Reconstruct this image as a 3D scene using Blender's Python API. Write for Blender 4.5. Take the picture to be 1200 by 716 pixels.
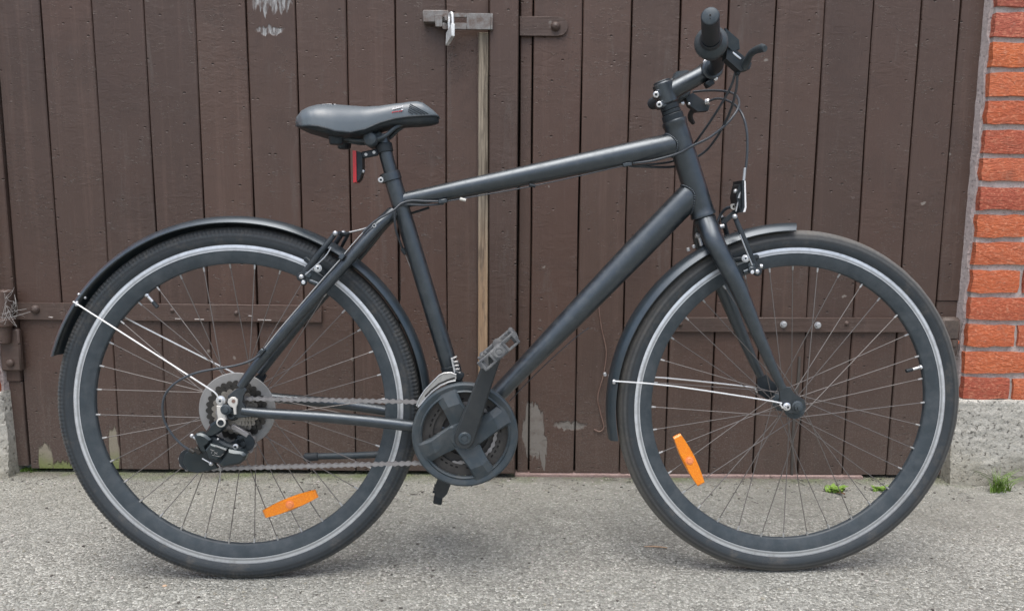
import bpy, math, random
import numpy as np
from mathutils import Vector, Matrix
random.seed(7)
R = math.radians
scene = bpy.context.scene
for o in list(bpy.data.objects): bpy.data.objects.remove(o)

# ------------------------------------------------------------------ camera
# camera solved from the photograph: 26 mm lens, 7.5 degrees down, slight roll, 0.73 m above the ground
FOC, TILT, ROLL, CAMH = 870.0, 0.13028, R(0.4), 0.73893
fw = np.array([0, math.cos(TILT), -math.sin(TILT)]); rt0 = np.array([1.0, 0, 0]); up0 = np.cross(rt0, fw)
RT = math.cos(ROLL)*rt0 + math.sin(ROLL)*up0; UP = -math.sin(ROLL)*rt0 + math.cos(ROLL)*up0
CAM = np.array([0, 0, CAMH])
cd = bpy.data.cameras.new('camera'); cam = bpy.data.objects.new('camera', cd); scene.collection.objects.link(cam)
cam.matrix_world = Matrix(((RT[0], UP[0], -fw[0], 0), (RT[1], UP[1], -fw[1], 0), (RT[2], UP[2], -fw[2], CAMH), (0, 0, 0, 1)))
cd.sensor_width = 36; cd.lens = FOC/1200*36; cd.clip_start = 0.02; cd.clip_end = 500
scene.camera = cam
# ------------------------------------------------------------------ light
SUN_EL, SUN_AZ = R(72), R(190)          # overcast: brightest overhead, a little to the camera's side
w = bpy.data.worlds.new('World'); scene.world = w; w.use_nodes = True
nt = w.node_tree; bg = nt.nodes['Background']
sky = nt.nodes.new('ShaderNodeTexSky'); sky.sky_type = 'NISHITA'; sky.sun_disc = False
sky.sun_elevation = SUN_EL; sky.sun_rotation = SUN_AZ; sky.dust_density = 4.0; sky.air_density = 1.0
hs = nt.nodes.new('ShaderNodeHueSaturation'); hs.inputs['Saturation'].default_value = 0.80
nt.links.new(sky.outputs[0], hs.inputs['Color']); nt.links.new(hs.outputs[0], bg.inputs['Color'])
bg.inputs['Strength'].default_value = 0.125
sd = bpy.data.lights.new('sun', 'SUN'); sd.energy = 1.25; sd.angle = R(50); sd.color = (1, .985, .965)
so = bpy.data.objects.new('sun', sd); scene.collection.objects.link(so)
sdir = Vector((math.sin(SUN_AZ)*math.cos(SUN_EL), math.cos(SUN_AZ)*math.cos(SUN_EL), math.sin(SUN_EL)))
so.rotation_euler = sdir.to_track_quat('Z', 'Y').to_euler()
scene.view_settings.view_transform = 'Standard'; scene.view_settings.look = 'None'
scene.view_settings.exposure = 0.95; scene.view_settings.gamma = 1; scene.view_settings.use_curve_mapping = False

# ------------------------------------------------------------------ measuring: photograph point + known plane -> metres
def ray(px, py): return RT*(px-600)/FOC - UP*(py-358)/FOC + fw
YD = 1.992                                   # front of the door boards
def D(px, py, off=0.0):                      # point on a plane parallel to the door, off metres in front of it
    d = ray(px, py); return CAM + d*((YD-off)/d[1])
def G(px, py, z=0.0):                        # point on the ground
    d = ray(px, py); return CAM + d*((z-CAMH)/d[2])
HUB_R = np.array([-0.52824, 1.41105, 0.0]); HUB_F = np.array([0.56039, 1.45527, 0.0]); LEAN = -0.02215
tx = HUB_F-HUB_R; WB = float(np.linalg.norm(tx)); tx = tx/WB
nl = np.array([-tx[1], tx[0], 0]); ez = np.array([0, 0, 1.0])
bz = math.cos(LEAN)*ez - math.sin(LEAN)*nl; by = math.cos(LEAN)*nl + math.sin(LEAN)*ez
def L(px, py, y=0.0):                        # point in bicycle coordinates: x forward, y to the far side, z up
    d = ray(px, py); k = ((HUB_R-CAM)@by + y)/(d@by); P = CAM+k*d-HUB_R
    return Vector((P@tx, P@by, P@bz))

# ------------------------------------------------------------------ mesh builder
class MB:
    def __init__(s): s.v = []; s.f = []; s.m = []
    def add(s, vs, fs, mat=0):
        b = len(s.v); s.v += [tuple(p) for p in vs]
        for i, f in enumerate(fs):
            s.f.append(tuple(b+k for k in f)); s.m.append(mat[i] if isinstance(mat, list) else mat)
        return s
    def tube(s, pts, r, n=12, mat=0, caps=True, smooth=0, flat=None):
        pts = [Vector(p) for p in pts]; rs = list(r) if isinstance(r, (list, tuple)) else [r]*len(pts)
        ku = flat['k'] if flat else 1.0; ku = list(ku) if isinstance(ku, (list, tuple)) else [ku]*len(pts)
        if smooth:
            P = [pts[0]*2-pts[1]]+pts+[pts[-1]*2-pts[-2]]; o = []; ro = []; ko = []
            for i in range(1, len(P)-2):
                for k in range(smooth):
                    t = k/smooth; a, b, c, d = P[i-1:i+3]
                    o.append(.5*((2*b)+(c-a)*t+(2*a-5*b+4*c-d)*t*t+(3*b-a-3*c+d)*t**3)); ro.append(rs[i-1]*(1-t)+rs[i]*t); ko.append(ku[i-1]*(1-t)+ku[i]*t)
            o.append(pts[-1]); ro.append(rs[-1]); ko.append(ku[-1]); pts, rs, ku = o, ro, ko
        tan = [(pts[min(i+1, len(pts)-1)]-pts[max(i-1, 0)]).normalized() for i in range(len(pts))]
        u = Vector((0, 1, 0)) if abs(tan[0].y) < .9 else Vector((0, 0, 1))
        if flat and 'u' in flat: u = Vector(flat['u'])
        vs = []; fs = []
        for i, p in enumerate(pts):
            u = (u-tan[i]*u.dot(tan[i])).normalized(); q = tan[i].cross(u)
            kk = ku[i]
            for j in range(n):
                a = 2*math.pi*j/n; vs.append(p+(u*math.cos(a)*kk+q*math.sin(a))*rs[i])
        for i in range(len(pts)-1):
            for j in range(n):
                a = i*n+j; b = i*n+(j+1) % n; fs.append((a, b, b+n, a+n))
        if caps: fs.append(tuple(range(n-1, -1, -1))); fs.append(tuple((len(pts)-1)*n+j for j in range(n)))
        return s.add(vs, fs, mat)
    def lathe(s, prof, c=(0, 0, 0), axis=(0, 1, 0), n=32, mat=0, closed=False, fn=None):   # prof: (radius, along axis)
        c = Vector(c); ax = Vector(axis).normalized(); u = Vector((1, 0, 0))
        if abs(ax.x) > .9: u = Vector((0, 0, 1))
        u = (u-ax*u.dot(ax)).normalized(); q = u.cross(ax)
        vs = []; fs = []; ms = []; k = len(prof)
        for i in range(n):
            a = 2*math.pi*i/n
            for j, (r, h) in enumerate(prof):
                if fn: r, h = fn(i, j, r, h)
                vs.append(c+(u*math.cos(a)+q*math.sin(a))*r+ax*h)
        for i in range(n):
            for j in range(k if closed else k-1):
                a = i*k+j; b = i*k+(j+1) % k; i2 = ((i+1) % n)*k; fs.append((a, b, i2+(j+1) % k, i2+j))
                ms.append(mat[j] if isinstance(mat, list) else mat)
        return s.add(vs, fs, ms)
    def cyl(s, p0, p1, r, n=16, mat=0, r1=None, cham=0.0):
        p0 = Vector(p0); p1 = Vector(p1); d = (p1-p0).length; r1 = r if r1 is None else r1
        c = cham
        pr = [(0.0, 0.0), (r-c, 0.0), (r, c), (r1, d-c), (r1-c, d), (0.0, d)] if c else [(0.0, 0.0), (r, 0.0), (r1, d), (0.0, d)]
        return s.lathe(pr, p0, p1-p0, n, mat)
    def box(s, c, size, M=None, ch=0.0, mat=0):
        c = Vector(c); h = Vector(size)/2; M = M or Matrix.Identity(3); ch = min(ch, min(h)*.9)
        if ch <= 0:
            vs = [c+M@Vector((sx*h.x, sy*h.y, sz*h.z)) for sx in (-1, 1) for sy in (-1, 1) for sz in (-1, 1)]
            return s.add(vs, [(0, 1, 3, 2), (4, 6, 7, 5), (0, 4, 5, 1), (2, 3, 7, 6), (0, 2, 6, 4), (1, 5, 7, 3)], mat)
        vs = []; idx = {}
        for sx in (-1, 1):
            for sy in (-1, 1):
                for sz in (-1, 1):
                    for k in range(3):
                        p = Vector((sx*h.x, sy*h.y, sz*h.z)); sg = (sx, sy, sz)
                        for q in range(3):
                            if q != k: p[q] -= sg[q]*ch
                        idx[(sx, sy, sz, k)] = len(vs); vs.append(c+M@p)
        fs = []
        for k in range(3):
            a, b = [q for q in range(3) if q != k]
            for sg in (-1, 1):
                f = []
                for (sa, sb) in ((-1, -1), (1, -1), (1, 1), (-1, 1)):
                    t = [0, 0, 0]; t[k] = sg; t[a] = sa; t[b] = sb; f.append(idx[(*t, k)])
                fs.append(f)
            for sa in (-1, 1):
                for sb in (-1, 1):
                    f = []
                    for sk, kk in ((-1, a), (1, a), (1, b), (-1, b)):
                        t = [0, 0, 0]; t[k] = sk; t[a] = sa; t[b] = sb; f.append(idx[(*t, kk)])
                    fs.append(f)
        for sx in (-1, 1):
            for sy in (-1, 1):
                for sz in (-1, 1): fs.append([idx[(sx, sy, sz, k)] for k in range(3)])
        return s.add(vs, fs, mat)
    def bar(s, p0, p1, wdt, dep, side=(0, 1, 0), ch=0.001, mat=0, w1=None):     # flat bar between two points, dep along side
        p0 = Vector(p0); p1 = Vector(p1); x = (p1-p0); ln = x.length; x.normalize(); y = Vector(side); y = (y-x*y.dot(x)).normalized(); z = x.cross(y)
        M = Matrix((x, y, z)).transposed(); b = len(s.v)
        s.box((p0+p1)/2, (ln, dep, wdt), M, ch, mat)
        if w1 is not None:
            for i in range(b, len(s.v)):
                p = Vector(s.v[i]); t = (p-p0).dot(x)/ln; h = (p-p0).dot(z); k = 1+(w1/wdt-1)*t
                s.v[i] = tuple(p+z*(h*k-h))
        return s
    def prism(s, pts, vec, mat=0, inset=0.0):                                   # polygon extruded by vec, top edge chamfered by inset
        pts = [Vector(p) for p in pts]; vec = Vector(vec); n = len(pts); c = sum(pts, Vector())/n
        rings = [pts]
        if inset:
            dl = vec.length
            rings.append([p+vec*(1-inset/dl) for p in pts]); rings.append([p+(c-p).normalized()*inset+vec for p in pts])
        else: rings.append([p+vec for p in pts])
        vs = [p for r_ in rings for p in r_]; fs = [tuple(range(n-1, -1, -1))]
        for k in range(len(rings)-1):
            for i in range(n): fs.append((k*n+i, k*n+(i+1) % n, (k+1)*n+(i+1) % n, (k+1)*n+i))
        fs.append(tuple((len(rings)-1)*n+i for i in range(n)))
        return s.add(vs, fs, mat)
    def ball(s, c, r, mat=0, sc=(1, 1, 1), n=12):
        c = Vector(c); vs = [c+Vector((0, 0, r*sc[2]))]; fs = []; m = n//2
        for i in range(1, m):
            t = math.pi*i/m
            for j in range(n):
                a = 2*math.pi*j/n; vs.append(c+Vector((r*sc[0]*math.sin(t)*math.cos(a), r*sc[1]*math.sin(t)*math.sin(a), r*sc[2]*math.cos(t))))
        vs.append(c-Vector((0, 0, r*sc[2])))
        for j in range(n): fs.append((0, 1+j, 1+(j+1) % n))
        for i in range(m-2):
            for j in range(n): a = 1+i*n+j; b = 1+i*n+(j+1) % n; fs.append((a, a+n, b+n, b))
        e = len(vs)-1
        for j in range(n): fs.append((e, e-n+(j+1) % n, e-n+j))
        return s.add(vs, fs, mat)
    def mesh(s, name, mats, angle=38):
        me = bpy.data.meshes.new(name); me.from_pydata(s.v, [], s.f)
        for m in (mats if isinstance(mats, (list, tuple)) else [mats]): me.materials.append(m)
        me.polygons.foreach_set('material_index', s.m); me.polygons.foreach_set('use_smooth', [True]*len(s.f))
        import bmesh
        bm = bmesh.new(); bm.from_mesh(me); bmesh.ops.recalc_face_normals(bm, faces=bm.faces); bm.to_mesh(me); bm.free()
        me.set_sharp_from_angle(angle=R(angle)); me.update(); return me
    def build(s, name, mats, parent=None, angle=38): return link(name, s.mesh(name, mats, angle), parent)
def link(name, data, parent=None):
    o = bpy.data.objects.new(name, data); scene.collection.objects.link(o); o.parent = parent; return o
def tag(o, label=None, cat=None, group=None, kind=None):
    if label: o['label'] = label
    if cat: o['category'] = cat
    if group: o['group'] = group
    if kind: o['kind'] = kind
    return o
def thing(name, label, cat, loc=(0, 0, 0), group=None):
    o = link(name, None); o.location = loc; o.empty_display_size = .05; return tag(o, label, cat, group)
def part(name, parent, label=None):
    o = link(name, None, parent); o.empty_display_size = .03
    if label: o['label'] = label
    return o

# ------------------------------------------------------------------ materials
def srgb(r, g, b): return tuple((c/12.92 if c <= .04045 else ((c+.055)/1.055)**2.4) for c in (r/255, g/255, b/255))+(1,)
class NM:
    def __init__(s, name):
        s.mat = bpy.data.materials.new(name); s.mat.use_nodes = True; s.t = s.mat.node_tree
        s.b = s.t.nodes['Principled BSDF']; s._pos = None
    def n(s, typ, ins=None, **props):
        nd = s.t.nodes.new('ShaderNode'+typ)
        for k, v in props.items(): setattr(nd, k, v)
        for k, v in (ins or {}).items(): s.set(nd.inputs[k], v)
        return nd
    def set(s, sock, v):
        if isinstance(v, bpy.types.NodeSocket): s.t.links.new(v, sock)
        elif isinstance(v, bpy.types.Node): s.t.links.new(v.outputs[0], sock)
        else:
            if sock.type == 'RGBA' and not hasattr(v, '__len__'): v = (v, v, v, 1)
            sock.default_value = v
    def pos(s):
        if s._pos is None: s._pos = s.n('NewGeometry').outputs['Position']
        return s._pos
    def obj(s): return s.n('TexCoord').outputs['Object']
    def rnd(s): return s.n('ObjectInfo').outputs['Random']
    def math(s, op, a, b=0.0, c=0.0, clamp=False):
        nd = s.n('Math', operation=op); nd.use_clamp = clamp
        s.set(nd.inputs[0], a); s.set(nd.inputs[1], b); s.set(nd.inputs[2], c); return nd.outputs[0]
    def scale(s, v, k): return s.n('Mapping', {'Vector': v, 'Scale': k}).outputs[0]
    def noise(s, v, sc, det=4, rough=.55, dist=0): return s.n('TexNoise', {'Vector': v, 'Scale': sc, 'Detail': det, 'Roughness': rough, 'Distortion': dist}).outputs[0]
    def vor(s, v, sc, feat='F1', out='Distance', rand=1): return s.n('TexVoronoi', {'Vector': v, 'Scale': sc, 'Randomness': rand}, feature=feat).outputs[out]
    def ramp(s, v, stops, interp='LINEAR'):
        nd = s.n('ValToRGB', {'Fac': v}); cr = nd.color_ramp; cr.interpolation = interp
        while len(cr.elements) < len(stops): cr.elements.new(.5)
        for e, (p, c) in zip(cr.elements, stops): e.position = p; e.color = c if hasattr(c, '__len__') else (c, c, c, 1)
        return nd.outputs[0]
    def mix(s, f, a, b, bt='MIX'):
        nd = s.n('Mix', data_type='RGBA', blend_type=bt); s.set(nd.inputs[0], f); s.set(nd.inputs[6], a); s.set(nd.inputs[7], b); return nd.outputs[2]
    def sep(s, v): return s.n('SeparateXYZ', {0: v}).outputs
    def bump(s, h, strength=.3, dist=.001, normal=None):
        ins = {'Height': h, 'Strength': strength, 'Distance': dist}
        if normal is not None: ins['Normal'] = normal
        return s.n('Bump', ins).outputs[0]
    def out(s, color=None, rough=None, metal=None, normal=None, spec=None, coat=None, trans=None, sheen=None, coat_rough=None):
        for k, v in (('Base Color', color), ('Roughness', rough), ('Metallic', metal), ('Normal', normal), ('Specular IOR Level', spec), ('Coat Weight', coat), ('Transmission Weight', trans), ('Sheen Weight', sheen), ('Coat Roughness', coat_rough)):
            if v is not None: s.set(s.b.inputs[k], v)
        return s.mat
def simple(name, col, rough=.5, metal=0.0, spec=.5, nscale=60, var=.25, bump=.1, dust=0.0, tint=None, dustcol=(.16, .145, .125, 1)):
    m = NM(name); p = m.pos(); n1 = m.noise(p, nscale, 5)
    if tint: m.set(m.b.inputs['Specular Tint'], tint)
    c = m.mix(n1, tuple(x*(1-var) for x in col[:3])+(1,), tuple(x*(1+var) for x in col[:3])+(1,))
    n2 = m.noise(p, nscale*.23, 3)
    if dust:
        d = m.math('MULTIPLY', m.ramp(m.noise(p, 35, 6, .7), [(.42, 0), (.75, 1)]), dust); c = m.mix(d, c, dustcol)
        r_ = m.math('ADD', m.math('MULTIPLY', d, .4), rough, clamp=True)
    else: r_ = m.math('ADD', m.math('MULTIPLY', m.math('SUBTRACT', n2, .5), .25), rough, clamp=True)
    return m.out(c, r_, metal, m.bump(m.noise(p, nscale*8, 3), bump, .0006), spec)

# brown door paint over old boards
def door_paint(name, base, patches=True, horiz=False):
    m = NM(name); p = m.pos(); r_ = m.rnd()
    comb = m.n('CombineXYZ', {'X': m.math('MULTIPLY', r_, 7.0), 'Y': 0.0, 'Z': m.math('MULTIPLY', r_, 13.0)}).outputs[0]
    v = m.n('VectorMath', {0: p, 1: comb}, operation='ADD').outputs[0]
    grain = m.noise(m.scale(v, (70, 70, 3.0)) if not horiz else m.scale(v, (3, 70, 70)), 1, 6, .6, .6)
    big = m.noise(v, 2.2, 4); mid = m.noise(v, 14, 5, .65)
    c = m.mix(big, tuple(x*.86 for x in base[:3])+(1,), tuple(x*1.16 for x in base[:3])+(1,))
    c = m.mix(m.math('MULTIPLY', r_, .75), c, (base[0]*.72, base[1]*.74, base[2]*.78, 1)); c = m.mix(m.ramp(m.noise(v, 1.3, 3), [(.45, 0), (.7, .5)]), c, (base[0]*1.12, base[1]*.98, base[2]*.94, 1))
    streak = m.ramp(m.noise(m.scale(v, (45, 45, 1.1)), 1, 5, .7), [(.55, 0), (.8, 1)])
    c = m.mix(m.math('MULTIPLY', streak, .36), c, (base[0]*1.9, base[1]*1.95, base[2]*2.0, 1))
    gr = m.ramp(m.noise(v, 3.4, 7, .72, .8), [(.50, 0), (.68, 1)]); c = m.mix(m.math('MULTIPLY', gr, .42), c, (base[0]*.55, base[1]*.58, base[2]*.62, 1))
    wm = m.ramp(m.noise(m.scale(v, (24, 24, 2.2)), 1, 6, .75, 1.0), [(.57, 0), (.70, 1)]); c = m.mix(m.math('MULTIPLY', wm, .30), c, (.125, .108, .096, 1))
    # small dents, knots and chips
    dn = m.scale(v, (1, 1, 1.6))
    dent = m.ramp(m.vor(dn, 27), [(0, 1), (.05, .9), (.12, 0)])
    dmask = m.ramp(m.noise(v, 7, 3), [(.42, 0), (.55, 1)])
    dent = m.math('MULTIPLY', dent, dmask)
    sc = m.scale(v, (60, 60, 190)); scr = m.math('MULTIPLY', m.ramp(m.noise(sc, 1, 3, .6, 1.5), [(.60, 0), (.70, 1)]), m.ramp(m.noise(v, 8.5, 3), [(.45, 0), (.6, 1)]))
    chip = m.math('MULTIPLY', m.ramp(m.vor(m.n('VectorMath', {0: v, 1: m.n('VectorMath', {0: m.n('TexNoise', {'Vector': v, 'Scale': 60.0}).outputs[1], 1: (.02, .02, .02)}, operation='MULTIPLY').outputs[0]}, operation='ADD').outputs[0], 9), [(0, 1), (.045, 1), (.06, 0)]), m.ramp(m.noise(v, 21, 2), [(.5, 0), (.58, 1)]))
    c = m.mix(m.math('MULTIPLY', dent, .75), c, (.018, .014, .012, 1))
    c = m.mix(m.math('MULTIPLY', scr, .62), c, (.16, .14, .125, 1))
    c = m.mix(m.math('MULTIPLY', chip, .6), c, (.27, .25, .22, 1))
    ln = m.math('MULTIPLY', m.ramp(m.n('TexNoise', {'Vector': m.scale(v, (9, 9, 150)), 'Scale': 1.0, 'Detail': 2.0, 'Distortion': 2.5}).outputs[0], [(.485, 0), (.497, 1), (.503, 1), (.515, 0)]), m.ramp(m.noise(v, 4.3, 3), [(.56, 0), (.66, 1)]))
    c = m.mix(m.math('MULTIPLY', ln, .35), c, (.17, .15, .135, 1))
    x, y, z = m.sep(p)
    # rain splash dust on the lowest boards
    sp = m.math('MULTIPLY', m.ramp(m.math('ADD', z, m.math('MULTIPLY', m.math('SUBTRACT', mid, .5), .35)), [(0, 1), (.42, 0)]), .55)
    speck = m.ramp(m.noise(p, 260, 3, .6), [(.5, .15), (.68, 1)])
    c = m.mix(m.math('MULTIPLY', sp, speck), c, (.17, .155, .135, 1))
    rough = m.math('ADD', m.math('MULTIPLY', sp, .35), m.math('ADD', .36, m.math('MULTIPLY', mid, .22)), clamp=True)
    h = m.math('SUBTRACT', m.math('ADD', m.math('MULTIPLY', grain, .55), m.math('MULTIPLY', mid, .35)), m.math('MULTIPLY', dent, 1.2))
    h = m.math('ADD', m.math('ADD', h, m.math('MULTIPLY', scr, .6)), m.math('MULTIPLY', m.noise(m.scale(v, (30, 30, 70)), 1, 3, .5, .8), m.math('MULTIPLY', m.ramp(m.noise(v, 5, 3), [(.4, 0), (.65, 1)]), .6)))
    if patches:
        wob = m.n('VectorMath', {0: m.n('TexNoise', {'Vector': m.scale(p, (70, 1, 12)), 'Scale': 1.0, 'Detail': 4.0}).outputs[1], 1: (.5, .5, .5)}, operation='SUBTRACT').outputs[0]
        wx, wy, wz = m.sep(wob)
        xx = m.math('ADD', x, m.math('MULTIPLY', wx, .03)); zz = m.math('ADD', z, m.math('MULTIPLY', wz, .16))
        def blob(px, py, rx, rz, soft=.25, jag=1.0):
            cx, _, cz = D(px, py)
            a = m.math('DIVIDE', m.math('SUBTRACT', m.math('ADD', x, m.math('MULTIPLY', wx, .03*jag)), float(cx)), rx)
            b = m.math('DIVIDE', m.math('SUBTRACT', m.math('ADD', z, m.math('MULTIPLY', wz, .16*jag)), float(cz)), rz)
            d = m.math('ADD', m.math('MULTIPLY', a, a), m.math('MULTIPLY', b, b))
            return m.n('MapRange', {0: d, 1: 1.0, 2: 1.0-soft, 3: 0.0, 4: 1.0}).outputs[0]
        putty = blob(625, 505, .030, .085, .12, .8); putty = m.math('MAXIMUM', putty, blob(637, 528, .010, .035, .2, .9)); putty = m.math('MAXIMUM', putty, blob(668, 498, .05, .012, .6, .25))
        c = m.mix(m.math('MULTIPLY', putty, m.ramp(m.noise(p, 55, 4), [(.25, .55), (.5, .95)])), c, (.20, .185, .165, 1))
        raw = m.math('MAXIMUM', blob(319, 3, .055, .022, .5, .8), blob(316, 35, .040, .011, .5, .22))
        raw = m.math('MULTIPLY', raw, m.ramp(m.noise(m.scale(p, (130, 1, 25)), 1, 4), [(.4, .1), (.58, 1)]))
        c = m.mix(m.math('MULTIPLY', raw, .85), c, (.37, .375, .37, 1))
        bare = m.math('MAXIMUM', blob(54, 538, .022, .05, .3, .5), blob(134, 530, .016, .075, .25, .5))
        bare = m.math('MAXIMUM', bare, blob(80, 548, .05, .022, .4, .5))
        mossy = m.ramp(m.math('ADD', z, m.math('MULTIPLY', m.math('SUBTRACT', mid, .5), .08)), [(.015, 1), (.06, 0)])
        c = m.mix(m.math('MULTIPLY', bare, .85), c, m.mix(m.math('MULTIPLY', mossy, .8), (.25, .225, .17, 1), (.14, .19, .035, 1)))
        rough = m.math('MAXIMUM', rough, m.math('MULTIPLY', m.math('MAXIMUM', putty, bare), .85))
        h = m.math('SUBTRACT', h, m.math('MULTIPLY', m.math('MAXIMUM', putty, m.math('MAXIMUM', raw, bare)), .8))
    return m.out(c, rough, 0, m.bump(h, .85, .0030), .36)
BROWN = (.084, .0535, .0415)
M_door = door_paint('brown_board_paint', BROWN)
M_iron = door_paint('brown_iron_paint', (.084, .057, .0455), False, True)

def brick_mat():
    m = NM('fired_brick'); o = m.obj(); r_ = m.rnd()
    v = m.n('VectorMath', {0: o, 1: m.n('CombineXYZ', {'X': m.math('MULTIPLY', r_, 37.0), 'Y': r_, 'Z': m.math('MULTIPLY', r_, 11.0)}).outputs[0]}, operation='ADD').outputs[0]
    c = m.ramp(r_, [(0, srgb(176, 94, 68)), (.22, srgb(196, 106, 66)), (.45, srgb(160, 84, 66)), (.7, srgb(204, 114, 68)), (.88, srgb(170, 94, 76)), (1, srgb(138, 78, 66))])
    n1 = m.noise(v, 28, 6, .65); c = m.mix(m.math('MULTIPLY', m.ramp(n1, [(.4, 0), (.75, 1)]), .45), c, srgb(150, 84, 70)); c = m.mix(m.math('MULTIPLY', m.ramp(m.noise(v, 120, 4), [(.5, 0), (.7, 1)]), .4), c, srgb(226, 160, 128))
    fold = m.noise(m.scale(v, (38, 30, 95)), 1, 4, .5, 1.8)
    h = m.math('ADD', fold, m.math('MULTIPLY', m.noise(v, 400, 3), .2))
    dk = m.ramp(m.noise(v, 15, 3), [(.6, 0), (.75, .5)]); c = m.mix(m.math('MULTIPLY', dk, .7), c, srgb(112, 80, 68)); c = m.mix(m.ramp(m.noise(v, 55, 5, .7), [(.6, 0), (.72, .5)]), c, srgb(190, 150, 128))
    return m.out(c, .88, 0, m.bump(h, 1.0, .0045), .25)
M_brick = brick_mat()
def gritty(name, c0, c1, sc=180, dark=(.06, .055, .05, 1), bumpd=.003, pits=.4, moss=False, rough=.92):
    m = NM(name); p = m.pos()
    n1 = m.noise(p, sc*.25, 6, .7); c = m.mix(m.ramp(n1, [(.3, 0), (.7, 1)]), c0, c1)
    cell = m.vor(p, sc, out='Color'); cv = m.math('MULTIPLY', m.n('RGBToBW', {0: cell}).outputs[0], 1.0)
    c = m.mix(.16, c, m.mix(cv, tuple(x*.45 for x in c0[:3])+(1,), tuple(min(1, x*1.45) for x in c1[:3])+(1,)))
    pit = m.ramp(m.noise(p, sc*.5, 4, .6), [(.3, 1), (.42, 0)]); c = m.mix(m.math('MULTIPLY', pit, pits), c, dark)
    if moss:
        x, y, z = m.sep(p); lo = m.ramp(m.math('ADD', z, m.math('MULTIPLY', m.math('SUBTRACT', m.noise(p, 12, 4), .5), .18)), [(.03, 1), (.11, 0)])
        c = m.mix(m.math('MULTIPLY', lo, .55), c, (.19, .175, .125, 1))
    h = m.math('SUBTRACT', m.math('ADD', m.noise(p, sc*.6, 5, .7), m.math('MULTIPLY', cv, .35)), m.math('MULTIPLY', pit, .8))
    return m.out(c, rough, 0, m.bump(h, .8, bumpd), .25)
M_mortar = gritty('grey_mortar', (.38, .345, .32, 1), (.53, .49, .46, 1), 300, bumpd=.002, pits=.25)
M_fillet = gritty('pale_pink_mortar', (.36, .30, .29, 1), (.50, .44, .42, 1), 260, bumpd=.004, pits=.25)
M_plinth = gritty('rough_cast_concrete', (.36, .345, .30, 1), (.60, .58, .52, 1), 210, bumpd=.006, pits=.75, moss=True)
def pave_mat():
    m = NM('exposed_aggregate_paving'); p = m.pos()
    d1 = m.vor(p, 190); e1 = m.vor(p, 190, 'DISTANCE_TO_EDGE'); col = m.n('RGBToBW', {0: m.vor(p, 190, out='Color')}).outputs[0]
    col2 = m.n('RGBToBW', {0: m.vor(p, 480, out='Color')}).outputs[0]
    tone = m.math('ADD', m.math('MULTIPLY', col, .6), m.math('MULTIPLY', col2, .4))
    c = m.ramp(tone, [(.12, (.09, .09, .078, 1)), (.36, (.235, .236, .212, 1)), (.62, (.385, .386, .350, 1)), (.9, (.72, .715, .655, 1))])
    gap = m.ramp(e1, [(0, 1), (.16, 0)]); c = m.mix(m.math('MULTIPLY', gap, .5), c, (.12, .115, .10, 1))
    big = m.noise(p, 3.5, 5, .6); c = m.mix(m.math('MULTIPLY', m.ramp(big, [(.38, 1), (.62, 0)]), .30), c, (.215, .218, .195, 1))
    mid = m.noise(p, 22, 5, .7); c = m.mix(m.math('MULTIPLY', m.ramp(mid, [(.5, 0), (.75, 1)]), .35), c, (.42, .425, .385, 1))
    x, y, z = m.sep(p)
    # finer, sandier and dirtier in the strip before the door
    strip = m.n('MapRange', {0: m.math('ADD', y, m.math('MULTIPLY', m.math('SUBTRACT', big, .5), .5)), 1: 1.55, 2: 1.95, 3: 0.0, 4: 1.0}).outputs[0]
    c = m.mix(m.math('MULTIPLY', strip, .55), c, m.mix(m.noise(p, 90, 4, .7), (.20, .196, .162, 1), (.37, .366, .315, 1)))
    st = m.ramp(m.noise(p, 1.7, 6, .7, .6), [(.50, 0), (.64, 1)]); c = m.mix(m.math('MULTIPLY', st, .42), c, (.15, .148, .13, 1))
    fl = m.ramp(m.noise(p, 7.5, 6, .75), [(.56, 0), (.72, 1)]); c = m.mix(m.math('MULTIPLY', fl, .35), c, (.17, .165, .14, 1))
    ft = m.n('MapRange', {0: m.math('ADD', y, m.math('MULTIPLY', m.math('SUBTRACT', m.noise(p, 16, 5, .7), .5), .10)), 1: 1.925, 2: 1.985, 3: 0.0, 4: 1.0}).outputs[0]
    c = m.mix(m.math('MULTIPLY', ft, .8), c, m.mix(m.ramp(m.noise(p, 9, 4), [(.44, 0), (.58, 1)]), (.13, .12, .095, 1), (.105, .13, .05, 1)))
    h = m.math('ADD', m.math('MULTIPLY', m.math('SUBTRACT', 1.0, d1), 1.0), m.math('ADD', m.math('MULTIPLY', m.noise(p, 500, 3), .3), m.math('MULTIPLY', mid, .6)))
    return m.out(c, .9, 0, m.bump(h, 1.0, .004), .3)
M_pave = pave_mat()

def bike_paint():
    m = NM('matt_black_paint'); p = m.pos()
    c = m.mix(m.noise(p, 20, 4), (.0070, .0098, .0124, 1), (.0110, .0148, .0180, 1))
    nrm = m.n('NewGeometry').outputs['Normal']; upz = m.sep(nrm)[2]
    d = m.math('MULTIPLY', m.ramp(m.noise(p, 60, 6, .75), [(.47, 0), (.78, 1)]), .32); c = m.mix(d, c, (.085, .088, .085, 1))
    sp = m.ramp(m.vor(p, 240), [(0, 1), (.10, 1), (.14, 0)]); sp = m.math('MULTIPLY', sp, m.ramp(m.noise(p, 16, 3), [(.55, 0), (.7, 1)])); c = m.mix(m.math('MULTIPLY', sp, .3), c, (.3, .29, .27, 1))
    m.set(m.b.inputs['Specular Tint'], (.80, .91, 1.0, 1))
    return m.out(c, m.math('ADD', .33, m.math('MULTIPLY', d, .8)), 0, m.bump(m.noise(p, 900, 2), .08, .0005), 1.0, coat=.35, coat_rough=.33)
M_paint = bike_paint()
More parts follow.
